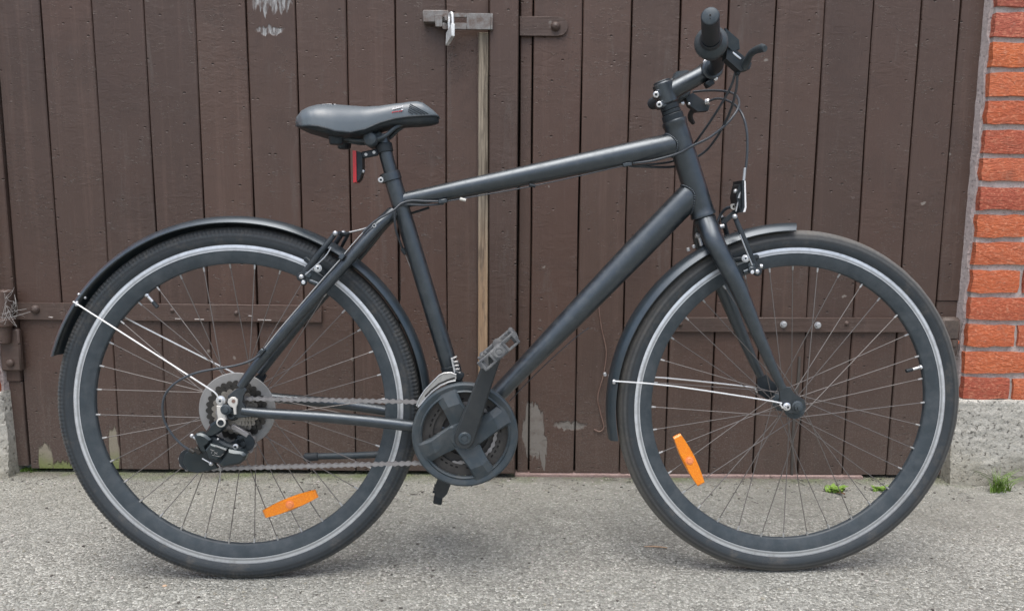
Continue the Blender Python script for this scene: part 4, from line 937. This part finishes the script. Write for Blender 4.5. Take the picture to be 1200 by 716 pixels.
# ---------- brakes
def vbrake(arm_b, arm_t, piv, pad, pad_dir, spring, label, rear):
    br = part('rim_brake', bike, label)
    for sg in (1, -1):
        f_ = (lambda p: p) if sg > 0 else mir
        b = MB(); b.tube([f_(L(*arm_b, -.046)), f_(L(*piv, -.046)), f_(L((arm_b[0]*.45+arm_t[0]*.55), (arm_b[1]*.45+arm_t[1]*.55), -.047)), f_(L(*arm_t, -.036))], [.0062, .0066, .0056, .0046], 12, smooth=4, flat={'k': .8})
        b.cyl(f_(L(*arm_b, -.040)), f_(L(*arm_b, -.052)), .0085, 16, cham=.0015); b.build('brake_arm', M_black, br, 45)
        b = MB(); b.cyl(f_(L(*pad, -.030)), f_(L(*pad, -.055)), .0050, 14, 0, cham=.001); b.cyl(f_(L(*pad, -.0445)), f_(L(*pad, -.0475)), .0078, 16, 0, cham=.001); b.cyl(f_(L(*pad, -.055)), f_(L(*pad, -.0553)), .0022, 6, 1); b.build('pad_bolt', [M_silver, M_black], br)
        b = MB(); p = f_(L(*pad, -.0175)); d = V(pad_dir).normalized(); b.bar(p-d*.032, p+d*.026, .0105, .010, YA, .003); b.build('brake_pad', M_black, br)
        b = MB(); b.tube([f_(L(*spring[0], -.054)), f_(L(*spring[1], -.054)), f_(L(*spring[2], -.052))], .0011 if rear else .0014, 6, smooth=3); b.build('return_spring', M_zinc, br)
        b = MB(); b.ball(f_(L(*arm_t, -.041)), .0052, 0, (1, 1, 1)); b.ball(f_(L(*arm_b, -.053)), .0048, 0, (1, .6, 1)); tag(b.build('brake_screw', M_zinc, br), kind='stuff')
        b = MB(); b.bar(f_(L(*piv, -.047)), f_(L(piv[0]+(8 if rear else -8), piv[1]+(4 if rear else -2), -.047)), .011, .010, YA, .002); b.build('pivot_block', M_dusty, br)
    return br
br1 = vbrake((353, 324.5), (393, 273.5), (357, 320), (372.5, 314.5), (.75, 0, -.62), ((388, 290), (380, 302), (358, 322)), None, True)
br2 = vbrake((887.5, 318.5), (861, 254), (884, 312), (873.8, 303), (.95, 0, .12), ((867, 275), (873, 290), (881.5, 311)), None, False)
b = MB(); b.box(L(356, 331, -.052), (.010, .010, .010), None, .002); b.cyl(L(363, 329, -.045), L(373, 333, -.045), .005, 12); b.build('cantilever_boss', M_paint, frame)
b = MB(); b.cyl(L(355.5, 331, -.056), L(355.5, 331, -.0585), .0036, 12, 0, cham=.0006); b.build('boss_screw', M_silver, frame)
b = MB(); b.box(L(881, 316, -.050), (.014, .010, .012), None, .002); b.cyl(L(871, 319, -.045), L(879, 316, -.045), .005, 12); b.build('cantilever_boss', M_paint, fork)
b = MB(); b.cyl(L(881.6, 319, -.054), L(881.6, 319, -.057), .0036, 12, 0, cham=.0006); b.cyl(L(890, 312, -.048), L(893, 312, -.048), .0042, 10, 0); b.build('boss_screw', M_silver, fork)
# noodle, boot and link of the front brake
b = MB(); b.tube([L(871.5, 213, -.010), L(869.8, 228, -.016), L(867, 232, -.016)], [.0021, .0021, .0021], 10, 0); b.cyl(L(868, 221, -.016), L(865.5, 233, -.018), .0034, 12, 0, cham=.0006); b.cyl(L(865.5, 233, -.018), L(862.5, 248, -.020), .0016, 8, 0); b.build('brake_noodle', M_cagew, br2)
b = MB(); b.lathe([(.0028, -.003), (.0062, -.003), (.0062, .003), (.0028, .003)], L(859.5, 242.5, .0), YA, 18, closed=True); b.build('noodle_holder', M_claw, br2)
b = MB(); b.tube([L(858, 242.5, 0), L(851, 244.5, .01), L(845, 251, .02), L(840, 262, .022)], [.0033, .0032, .003, .0024], 10, smooth=5); b.build('cable_boot', M_housing, br2)
b = MB(); b.tube([L(409, 272.5, -.010), L(426, 268.5, -.012), L(441, 263, -.016)], .0018, 8, smooth=3); b.build('brake_noodle', M_cagew, br1)
b = MB(); b.tube([L(397, 273, -.03), L(403, 275, -.02), L(408, 274, -.012), L(403, 284, .0), L(400, 290, .03)], [.004, .004, .0034, .0034, .003], 10, smooth=5); b.build('cable_boot', M_black, br1)
# ---------- front reflector
fr2 = part('front_reflector', bike)
b = MB(); b.prism([L(871.5, 211.8, -.026), L(873.8, 212.2, -.026), L(874.8, 243, -.026), L(873.5, 248.5, -.026), L(870.7, 248.7, -.026), L(872.8, 243, -.026), L(872.1, 212, -.026)], (0, .052, 0), inset=.001); b.build('reflector_lens', M_white, fr2)
b = MB(); b.prism([L(866, 217, -.020), L(871, 214, -.020), L(872.3, 243, -.020), L(868, 248, -.020), L(864.5, 240, -.020), L(863, 230, -.020)], (0, .040, 0), inset=.002); b.prism([L(869.6, 211.5, -.0262), L(871.9, 211.5, -.0262), L(872.6, 243, -.0262), L(870.5, 249, -.0262), L(868, 249, -.0262), L(870.2, 243, -.0262)], (0, .0524, 0)); b.bar(L(866, 245, 0), L(846, 262, 0), .010, .003, YA, .001); b.build('reflector_bracket', M_black, fr2)
b = MB(); b.ball(L(861.8, 224.5, -.012), .0046); b.build('bracket_screw', M_zinc, fr2)

# ---------- crankset
cs_ = part('crankset', bike)
YG = -.066
C0 = L(545, 509.5, YG); CG = V((C0.x, 0, C0.z))
def pol(r, a, y): return V((CG.x+r*math.cos(R(a)), y, CG.z+r*math.sin(R(a))))
RG = .1015; GS = RG/.0945
b = MB(); b.lathe([(r_*GS, h_) for r_, h_ in ((.0760, YG+.006), (.0760, YG-.001), (.0785, YG-.004), (.081, YG-.0015), (.0865, YG-.0035), (.0905, YG-.004), (.0935, YG-.002), (.0945, YG+.002), (.0945, YG+.006), (.090, YG+.007))], CG, YA, 96, closed=True); b.build('chain_guard_ring', M_dusty, cs_, 28)
for T in (14, 100, 190, 282):
    up_ = [(.020, -70), (.030, -48), (.042, -20), (.060, -5), (.080, -.5), (.0895, -1.5)]; dn = [(.020, 66), (.030, 46), (.044, 35), (.060, 30), (.078, 28.5), (.0868, 28)]
    b = MB(); vs = []; n = len(up_)
    for (r1, a1), (r2, a2) in zip([(q*GS, a_) for q, a_ in up_], [(q*GS, a_) for q, a_ in dn]):
        t = (r1+r2)/2/RG; hz = np.interp(t, [.2, .40, .64, .80, .93], [-.0050, -.0075, -.0125, -.0065, -.0012]); md = lambda f: T+a1*(1-f)+a2*f
        vs += [pol(r1, T+a1, YG+.006), pol(r1, T+a1, YG+hz*.55), pol(r1*.9+r2*.1, md(.10), YG+hz), pol((r1*.35+r2*.65), md(.68), YG+hz*.92), pol(r2, T+a2, YG+hz*.25), pol(r2, T+a2, YG+.006)]
    fs = []
    for i in range(n-1):
        for k in range(6): fs.append((i*6+k, i*6+(k+1) % 6, i*6+6+(k+1) % 6, i*6+6+k))
    fs += [(5, 4, 3, 2, 1, 0), tuple((n-1)*6+k for k in range(6))]; b.add(vs, fs); b.build('chain_guard_arm', M_dusty, cs_, 14)
b = MB(); b.lathe([(0, YG+.006), (.031, YG+.006), (.031, YG-.002), (.027, YG-.006), (0, YG-.006)], CG, YA, 40); b.build('spider', M_dusty, cs_, 30)
def ring(rt_, ri, y, nt_, mat, th=.0022, name='chainring'):
    b = MB()
    def fn(i, j, r, h): return ((r-.0042*(0, .15, 1, .15)[i % 4] if r > ri+.004 else r), h)
    b.lathe([(ri, y-th/2), (rt_, y-th/2), (rt_, y+th/2), (ri, y+th/2)], CG, YA, nt_*4, closed=True, fn=fn); return b.build(name, mat, cs_, 30)
ring(.0860, .062, YG+.012, 42, M_ring); ring(.0705, .046, YG+.018, 34, M_ring); ring(.052, .034, YG+.025, 24, M_ring)
# ramp pins and slots on the rings
b = MB()
for k in range(40):
    if k % 5 == 4: continue
    b.box(pol(.068, k*9+4, YG+.0105), (.0030, .0015, .0055), Matrix.Rotation(-R(k*9+4), 3, 'Y'), .0004)
tag(b.build('ring_slot', M_void, cs_), kind='stuff')
# crank arms
PAx = L(583.6, 402.8, -.100); cd_ = V((PAx.x-CG.x, 0, PAx.z-CG.z)).normalized(); cl_ = V((PAx.x-CG.x, 0, PAx.z-CG.z)).length; nrm_ = V((-cd_.z, 0, cd_.x))
def crank(sg, dirv, y0, y1):
    b = MB(); nn = V((-dirv.z, 0, dirv.x)); vs = []; n = 18; rows_ = []
    st = [(-.019, .006), (-.016, .0135), (-.008, .0185), (.0, .0200), (.02, .0195), (.05, .0178), (.10, .0155), (.14, .0148), (.160, .0148), (.170, .0142), (.179, .0105), (.1835, .005)]
    for (t, h) in st:
        yy = y0+(y1-y0)*max(0, min(1, t/.17)); th = .0125
        rows_.append([CG+dirv*t+nn*h*cx+V((0, yy+sg*th*cy, 0)) for cx, cy in ((-1, 0), (-1, .72), (-.82, 1), (.82, 1), (1, .72), (1, 0))])
    for r_ in rows_: vs += r_
    fs = []
    for i in range(len(rows_)-1):
        for k in range(6): fs.append((i*6+k, i*6+(k+1) % 6, i*6+6+(k+1) % 6, i*6+6+k))
    fs += [tuple(range(5, -1, -1)), tuple((len(rows_)-1)*6+k for k in range(6))]; b.add(vs, fs); return b.build('crank_arm', M_black2, cs_, 32)
M_black2 = simple('dark_crank_alloy', (.022, .027, .030), .5, 0, .5, dust=.12)
crank(-1, cd_, YG-.010, YG-.020); crank(1, -cd_, .055, .068)
b = MB(); c = CG+V((0, YG-.0225, 0)); b.lathe([(0, .0), (.0122, 0), (.0122, -.0012), (.0105, -.0028), (.0075, -.0032), (.0068, -.0022), (.0055, -.0022), (.0052, -.0034), (0, -.0036)], c, YA, 28); b.build('crank_cap', M_dusty, cs_, 30)
# pedals
def pedal(axle, yin, yout, ang, mat):
    pd = part('pedal', bike); K = .84; u = V((math.cos(ang), 0, math.sin(ang)))*1.0; v = V((-u.z, 0, u.x)); sg = 1 if yout > yin else -1
    M = Matrix((u, YA, v)).transposed(); A = V((axle.x, 0, axle.z))
    def at(a, y, h): return A+u*a*K+v*h+V((0, y, 0))
    b = MB(); b.tube([at(0, yin, 0), at(0, yin+sg*.012, 0), at(0, yout-sg*.004, 0)], [.0075, .0105, .0095], 16); b.build('axle_barrel', mat, pd, 40)
    b = MB()
    for s_ in (-1, 1): b.box(at(s_*.041, (yin+yout)/2+sg*.006, 0), (.009, abs(yout-yin)-.014, .019), M, .0025)
    b.box(at(0, yin+sg*.016, 0), (.074, .008, .016), M, .002); b.build('pedal_body', mat, pd, 30)
    # outer end plate with two windows and a round cap
    yo = yout; b = MB()
    for s_ in (-1, 1):
        b.box(at(s_*.0435, yo, 0), (.0055, .007, .021), M, .0012); b.box(at(s_*.0175, yo, 0), (.005, .007, .021), M, .001)
        for h in (-1, 1): b.box(at(s_*.031, yo, h*.0088), (.021, .007, .0038), M, .0008)
        b.box(at(s_*.0475, yo, .004), (.004, .006, .014), M, .001)
        for h in (-1, 1):
            for q in range(3): b.box(at(s_*(.024+.009*q), yo+sg*-.02, h*.0118), (.004, .008, .005), M, .0008)
    b.box(at(0, yo, 0), (.029, .0068, .0225), M, .003); b.lathe([(.0, -.0055*1), (.004, -.0055), (.0048, -.0045), (.0065, -.0045), (.0072, -.0052), (.0100, -.0048), (.0112, -.002), (.0112, .002), (0, .002)] if sg < 0 else [(.0, .0055), (.01, .0048), (.0112, 0), (0, 0)], at(0, yo, 0), YA, 24); b.build('pedal_cage', mat, pd, 28)
    return pd
pc = L(580.5, 415, -.185)
pedal(CG+cd_*cl_, YG-.022, -.188, math.atan2(L(603, 397, -.19).z-L(560, 434, -.19).z, L(603, 397, -.19).x-L(560, 434, -.19).x), M_grey)
pedal(CG-cd_*.170, .080, .175, R(76), M_black)

# ---------- chain and sprockets
CX = V((0, 0, 0)); CC = L(281, 471, -.055); CCc = V((.0, 0, .350))
cas = part('cassette', bike)
for q, (nt_, y) in enumerate(((28, -.0315), (24, -.0360), (21, -.0405), (18, -.0445), (16, -.0480), (14, -.0510), (12, -.0535))):
    rt_ = nt_*.0127/(2*math.pi)+.0022; b = MB()
    def fn(i, j, r, h, rt_=rt_): return ((r-.0048*(0, .25, 1, .25)[i % 4] if r > rt_-.001 else r), h)
    b.lathe([(.014, y-.0009), (rt_, y-.0009), (rt_, y+.0009), (.014, y+.0009)], CCc, YA, nt_*4, closed=True, fn=fn); b.build('sprocket', M_cog if q < 2 else M_cog2, cas, 30)
b = MB(); b.lathe([(.052, -.0285), (.0715, -.0285), (.073, -.0275), (.0715, -.0265), (.052, -.0265)], CCc, YA, 72, closed=True); b.lathe([(.02, -.0278), (.054, -.0278), (.054, -.0270), (.02, -.0270)], CCc, YA, 48, closed=True)
b.build('spoke_guard', M_disc, cas, 30)
b = MB()
for k in range(18): a = R(k*20+5); b.cyl(CCc+V((.042*math.cos(a), -.0292, .042*math.sin(a))), CCc+V((.042*math.cos(a), -.031, .042*math.sin(a))), .005, 10)
tag(b.build('carrier_rivet', M_claw, cas), kind='stuff')
b = MB(); b.lathe([(0, -.066), (.008, -.066), (.0085, -.060), (.012, -.058), (.013, -.054), (0, -.054)], CCc, YA, 20); b.build('axle_nut', M_dusty, cas, 30)
YC = -.052
GP = L(286.5, 519, YC); TP = L(223.5, 538.5, YC); RJ = .0185
sprR = 14*.0127/(2*math.pi); crR = .0585
path = []
def arc(c, r, a0, a1, n, y):
    for i in range(n+1): a = R(a0+(a1-a0)*i/n); path.append(V((c.x+r*math.cos(a), y, c.z+r*math.sin(a))))
arc(CG, crR, -98, 86, 30, -.050)          # round the front of the chainring, bottom to top
arc(CCc, sprR, 88, 245, 14, -.051)        # back round the sprocket
arc(GP, RJ, 62, -62, 10, YC)             # front of the guide pulley
arc(TP, RJ, 100, 262, 12, YC)             # rear of the tension pulley
# resample into links
P_ = path+[path[0]]; seg = [(P_[i+1]-P_[i]).length for i in range(len(P_)-1)]; tot = sum(seg); nl_ = int(round(tot/.0127/2)*2)
def along(s_):
    s_ %= tot
    for i, l in enumerate(seg):
        if s_ <= l: return P_[i].lerp(P_[i+1], s_/l if l else 0)
        s_ -= l
    return P_[-1]
ch = MB()
for i in range(nl_):
    a = along(tot*i/nl_); c = along(tot*(i+1)/nl_); d = (c-a).normalized(); nn = V((-d.z, 0, d.x)); off = .0034 if i % 2 else .0022
    for sg in (-1, 1):
        pts = []
        for t, h in ((-.0032, .0018), (-.0020, .0038), (.0008, .0041), (.0064, .0019), (.0119, .0041), (.0147, .0038), (.0159, .0018)): pts.append(a+d*t+nn*h)
        for t, h in ((.0159, -.0018), (.0147, -.0038), (.0119, -.0041), (.0064, -.0019), (.0008, -.0041), (-.0020, -.0038), (-.0032, -.0018)): pts.append(a+d*t+nn*h)
        ch.prism([p+V((0, sg*off, 0)) for p in pts], (0, sg*.0009, 0))
    ch.cyl(a+V((0, -.0048, 0)), a+V((0, .0048, 0)), .0022, 8)
tag(ch.build('chain', M_chain, bike, 30), kind='stuff')

M_gloss = simple('glossy_black_derailleur', (.012, .018, .021), .28, 0, .7, dust=.1, tint=(.85, .95, 1, 1))
# ---------- rear derailleur
rd = part('rear_derailleur', bike)
YH = -.069
b = MB(); b.prism([L(255, 474.5, YH), L(262, 474.3, YH), L(263.5, 481, YH), L(265.5, 488, YH), L(266.5, 491, YH), L(257, 491.5, YH), L(255.5, 484, YH)], (0, -.006, 0), inset=.001); b.prism([L(x, y, YH) for x, y in ((267.5, 471), (268.5, 467), (272, 464.6), (276, 465), (279, 468), (279.4, 472), (277.8, 476), (277.6, 485), (275.3, 485), (274.3, 477.5), (270, 475.5))], (0, -.005, 0), inset=.001); b.build('hanger_bracket', M_claw, rd, 30)
b = MB(); c = L(273.6, 470, YH-.0052); b.cyl(c, c+V((0, -.0006, 0)), .0035, 14); b.build('bracket_hole', M_wire, rd)
b = MB(); c = L(265.3, 479.3, YH-.004); b.lathe([(0, 0), (.0095, 0), (.0098, -.004), (.007, -.0055), (.0062, -.005), (.0055, -.007), (0, -.0075)], c, YA, 18); b.bar(L(266, 479, YH-.003), L(271, 483, YH-.003), .012, .006, YA, .002); b.build('hanger_bolt', M_dusty, rd)
YR = -.078
b = MB(); b.prism([L(x, y, YR+.012) for x, y in ((246, 502), (251, 493.5), (259, 489), (266, 491.5), (268, 497), (264.5, 502), (259, 506), (251, 508.5), (242, 508))], (0, -.022, 0), inset=.004); b.build('mount_knuckle', M_gloss, rd, 30)
b = MB(); c = L(259.3, 494.8, YR-.0105); b.lathe([(0, 0), (.0088, 0), (.0085, -.002), (.0058, -.003), (.0050, -.0018), (0, -.0018)], c, YA, 18, mat=[0, 0, 0, 1, 1]); b.build('knuckle_bolt', [M_claw, M_black], rd)
b = MB(); b.prism([L(x, y, YR) for x, y in ((230.5, 509), (233, 505.5), (238, 505), (244, 507), (250.5, 512.5), (249, 517), (243, 521.5), (245.5, 528.5), (239, 527), (233.5, 518))], (0, -.016, 0), inset=.004); b.build('cable_arm', M_gloss, rd, 30)
b = MB(); b.prism([L(x, y, YR) for x, y in ((244.5, 524), (250.5, 516.5), (258, 518.5), (270, 522.5), (266.5, 529), (259, 535.5), (249, 533.5))], (0, -.020, 0), inset=.003); b.build('link_plate', M_gloss, rd, 30)
# raised pale lettering on the link plate: the letters TX and a thin bar of small print
b = MB()
def stroke(pts, r=.00055): b.tube([L(x, y, YR-.0206) for x, y in pts], r, 5)
stroke([(246.6, 526.6), (251.2, 528.2)]); stroke([(249.2, 527.4), (247.6, 531)]); stroke([(251.2, 529.6), (254.6, 532)]); stroke([(255, 530), (251, 531.8)]); stroke([(252, 522.2), (265, 527.5)], .0009); stroke([(248.5, 533), (258, 535), (262, 531.5)], .0004)
b.build('lettering', M_disc, rd)
b = MB(); b.prism([L(x, y, YR) for x, y in ((266, 529.5), (271, 523.5), (279, 525), (288, 526.5), (292, 530), (290, 536), (284, 540.5), (274, 542.5), (264, 544), (259, 541), (262, 535.5))], (0, -.019, 0), inset=.005); b.build('cage_knuckle', M_gloss, rd, 30)
b = MB(); b.prism([L(x, y, YR+.006) for x, y in ((238, 506), (250, 508), (268, 518), (284, 524), (288, 536), (272, 543), (250, 540), (240, 530), (234, 518))], (0, -.013, 0), inset=.004); b.build('link_arm', M_black, rd, 30)
b = MB(); b.prism([L(x, y, YC-.012) for x, y in ((218, 530), (226, 525), (238, 530), (252, 540), (256, 548), (244, 551), (232, 553), (221, 551), (215, 541))], (0, -.004, 0), inset=.001); b.build('cage_flank', M_gloss, rd, 30)
b = MB(); c = L(276.5, 522.8, YR-.006); b.lathe([(0, 0), (.0052, 0), (.0052, -.003), (.0024, -.004), (.002, -.002), (0, -.002)], c, YA, 14, mat=[0, 0, 0, 1, 1]); c = L(247.5, 543, YR-.004); b.ball(c, .0044); b.tube([L(237, 537, YR-.004), c], .0014, 6); b.ball(L(225, 510.5, YR-.004), .0042); b.tube([L(225, 510.5, YR-.004), L(232, 516, YR-.004)], .0026, 8); b.ball(L(255.5, 514.5, YR-.006), .0024); tag(b.build('derailleur_screw', [M_zinc, M_black], rd), kind='stuff')
for y in (YC-.0065, YC+.0065):
    b = MB(); a = L(288, 518.5, y); c = L(223, 538.5, y); d = (c-a).normalized(); nn = V((-d.z, 0, d.x)); b.bar(a, c, .020, .0018, YA, .0004, w1=.016); b.cyl(a+V((0, -.0009, 0)), a+V((0, .0009, 0)), .0165, 24); b.cyl(c+V((0, -.0009, 0)), c+V((0, .0009, 0)), .0215 if y < YC else .0125, 24); b.build('pulley_cage', M_black, rd, 30)
for c in (GP, TP):
    b = MB()
    def fn(i, j, r, h): return ((r-.0035*(0, .3, 1, .3)[i % 4] if r > .016 else r), h)
    b.lathe([(.004, -.0012), (.017, -.0022), (.0195, -.0012), (.0195, .0012), (.017, .0022), (.004, .0012)], c, YA, 44, closed=True, fn=fn); b.lathe([(0, -.009), (.0048, -.009), (.005, -.007), (.005, .007), (0, .007)], c, YA, 14, mat=0); b.build('jockey_wheel', M_black, rd, 30)
b = MB(); b.bar(L(229, 524, YR), L(236, 531, YR), .010, .010, YA, .002); b.cyl(L(222, 526, YR-.003), L(228, 530, YR-.003), .0042, 10, cham=.001); b.ball(L(221.5, 541, YC-.011), .0046, 0, (1, .6, 1)); b.build('barrel_adjuster', M_cog, rd)
b = MB(); b.bar(L(255, 500, YC+.006), L(262, 521, YC+.006), .008, .003, YA, .001); b.bar(L(272, 498.5, YC-.004), L(291, 510, YC-.004), .009, .008, YA, .001); b.build('inner_link', M_chain, rd)
b = MB(); b.tube([L(254.5, 543.5, YR-.003), L(257.5, 546.5, YR-.004), L(258.2, 553, YR-.004), L(258, 560, YR-.002)], .0008, 6, smooth=4); b.cyl(L(258, 559.5, YR-.002), L(257.8, 565, YR-.002), .0015, 8); b.build('cable_end', M_cagew, rd)

# ---------- front derailleur
fd = part('front_derailleur', bike)
b = MB(); pts_o = [(488.2, 475.5), (492, 466), (498, 457), (507, 447.5), (515, 439.5), (520.5, 437), (528, 436.5), (534.5, 439), (534.8, 443)]; pts_i = [(534, 446), (526, 447.5), (516, 452), (507, 458.5), (500, 465.5), (494, 473), (490, 477)]
b.prism([L(x, y, -.064) for x, y in pts_o+pts_i], (0, .0016, 0)); b.prism([L(x, y, -.044) for x, y in pts_o+pts_i], (0, .0016, 0))
for (x, y) in ((490, 474), (530, 437.5)): b.bar(L(x, y, -.0645), L(x, y, -.0425), .006, .002, (1, 0, .3), .0004)
b.tube([L(x, y, -.0645) for x, y in pts_o[:8]], .0015, 6); b.tube([L(x, y, -.0645) for x, y in pts_i], .0014, 6); b.build('chain_cage', M_cagew, fd, 30)
b = MB(); b.tube([L(x, y, -.0652) for x, y in ((498, 464.5), (505, 457), (514, 450), (524, 445.5), (533, 442.5))], .0014, 6); b.build('cage_groove', M_void, fd)
b = MB(); b.bar(L(529.5, 419, -.030), L(533.5, 438, -.034), .004, .012, YA, .0006); b.bar(L(529, 420.5, -.030), L(535.5, 417.5, -.030), .003, .010, YA, .0006)
for t in range(4): b.bar(L(531+t*1.1, 424+t*4.2, -.034), L(537+t*.9, 423.2+t*4.4, -.034), .0036, .010, YA, .0006)
b.build('return_spring', M_cagew, fd)
b = MB(); b.bar(L(531, 436, -.030), L(542, 443, -.030), .018, .020, YA, .003); b.cyl(L(527.5, 428, 0), L(530, 437, 0), .0195, 20, cham=.001); b.build('mount_clamp', M_black, fd)

# ---------- kickstand, folded up on the far side
ks = part('kickstand', bike)
b = MB(); b.tube([L(372, 534.5, .075), L(440, 532.5, .073), L(500, 526, .060)], [.0066, .0072, .0078], 14, smooth=3); b.build('stand_leg', M_dusty, ks, 50)
b = MB(); b.cyl(L(356, 535.7, .075), L(374, 534.6, .075), .0088, 14, cham=.003); b.bar(L(357, 537.5, .075), L(368, 537.2, .075), .008, .012, YA, .002); b.build('rubber_foot', M_rubber, ks, 40)
b = MB(); b.box(L(500, 516, .050), (.030, .026, .034), None, .004); b.build('stand_mount', M_black, ks)

# ---------- cables and housings
def cable(pts, r=.0024, mat=None, name='brake_cable'): b = MB(); b.tube(pts, r, 8, smooth=7); return b.build(name, mat or M_housing, bike, 60)
# rear brake housing: near lever down round the head tube to the top tube stop
cable([L(864, 84, -.140), L(863.5, 100, -.130), L(860, 117.5, -.110), L(854.6, 133.6, -.080), L(846.6, 149.7, -.045), L(838, 164, -.010), L(826, 178, .022), L(806, 190, .036), L(785, 196, .034), L(740, 195, .008)])
cable([L(862, 85, -.130), L(857, 101, -.118), L(846.6, 120, -.090), L(838, 134, -.065), L(828, 149, -.035), L(814, 168.5, .012), L(803, 181, .032), L(785, 190, .032), L(750, 194, .012), L(738, 195, .004)], name='shift_cable')
# silver grey shift housing from the far shifter
cable([L(812, 108, .13), L(828, 106.5, .11), L(848, 107, .07), L(861, 111, .02), L(866, 119, -.02), L(864, 129, -.045), L(852, 145, -.055), L(832, 161, -.052), L(812, 171, -.045), L(795, 180, -.034), L(765, 188.5, -.020), L(742, 191.5, -.010)], .0024, name='shift_cable')
# front brake housing
cable([L(830, 119, .140), L(840, 116, .12), L(851, 117.5, .08), L(862, 124, .03), L(870, 135, .0), L(874.5, 150, -.010), L(875.8, 168, -.012), L(874.8, 190, -.012), L(871.8, 210, -.012)], .0025)
b = MB(); b.cyl(L(873, 197, -.012), L(871.5, 212, -.012), .0030, 10, cham=.0006); b.build('housing_ferrule', M_zinc, bike)
# bare wires under the top tube
def under(t, dz): p = L(735, 193.5, -.010).lerp(L(521, 236.5, -.008), t); return p+V((0, 0, dz))
cable([under(0, 0), under(.5, -.004), under(1, 0)], .0012, M_housing, 'cable_wire'); cable([under(.02, .001)+V((0, .010, 0)), under(.5, .001)+V((0, .010, 0)), under(1, .002)+V((0, .010, 0))], .0010, M_housing, 'cable_wire')
for t in (.52, .90):
    p = under(t, -.003); b = MB(); b.cyl(p-V((.006, 0, -.0014)), p+V((.006, 0, -.0014)), .0032, 10, cham=.0006); b.build('cable_donut', M_black if t < .7 else M_claw, bike)
# from the stop to the seat stay, brake and rear derailleur
cable([L(519, 236, -.010), L(500, 236, -.014), L(482, 235.5, -.020), L(470, 239, -.028), L(462, 246, -.034), L(452, 252, -.038), L(440, 259, -.040), L(430, 268, -.042), L(425, 273, -.044)], .0022, name='shift_cable')
cable([L(425, 273, -.045), L(410, 290, -.050), L(397, 306, -.054)], .0010, M_cagew, 'cable_wire')
b = MB(); p = L(398.5, 304, -.054); q = L(403, 297.5, -.052); b.bar(p, q, .009, .010, YA, .0015); b.build('cable_stop', M_paint, frame)
cable([L(397, 306, -.056), L(380, 325, -.060), L(361, 347, -.064), L(330, 383, -.070), L(310, 408, -.074)], .0011, M_cagew, 'cable_wire')
b = MB(); p = L(306, 413, -.074); b.bar(L(302, 417.5, -.072), L(309, 409, -.072), .008, .009, YA, .0015); b.build('cable_stop', M_paint, frame)
cable([L(305, 415, -.076), L(294, 422.5, -.080), L(275, 428.5, -.084), L(250, 432.5, -.088), L(228, 437.5, -.090), L(208, 447, -.090), L(195, 460, -.090), L(190.5, 475, -.090), L(192.5, 492, -.088), L(201, 508, -.086), L(212, 520, -.084), L(222, 527, -.082)], .0022, name='shift_cable')
cable([L(520, 239, -.004), L(500, 240.5, -.012), L(480, 240, -.020), L(470, 240.5, -.024), L(464, 246, -.026), L(462.5, 257, -.024), L(464, 270, -.018), L(468, 282, -.004), L(472, 292, .006)], .0021, name='shift_cable')
b = MB(); p = L(474, 295.5, .008); b.bar(L(471, 291, .004), L(476, 298, .004), .008, .009, YA, .0015); b.build('cable_stop', M_black, frame)
cable([L(467.5, 262, .012), L(468.3, 285, .022), L(468.8, 320, .03), L(469, 352, .03)], .0009, M_void, 'cable_wire')
cable([L(475, 298, .008), L(500, 362, .004), L(527, 430, -.014)], .0008, M_cagew, 'cable_wire')
b = MB(); b.tube([L(503, 243.5, .010), L(484, 249.5, .014), L(470, 253, .016)], .0024, 8, smooth=4); b.build('brake_cable', M_black, bike)
# bottom bracket cable guide wire along the down tube
cable([L(597, 470, .010), L(630, 436, .004), L(668, 401, .0), L(690, 384, .0)], .0009, M_housing, 'cable_wire')
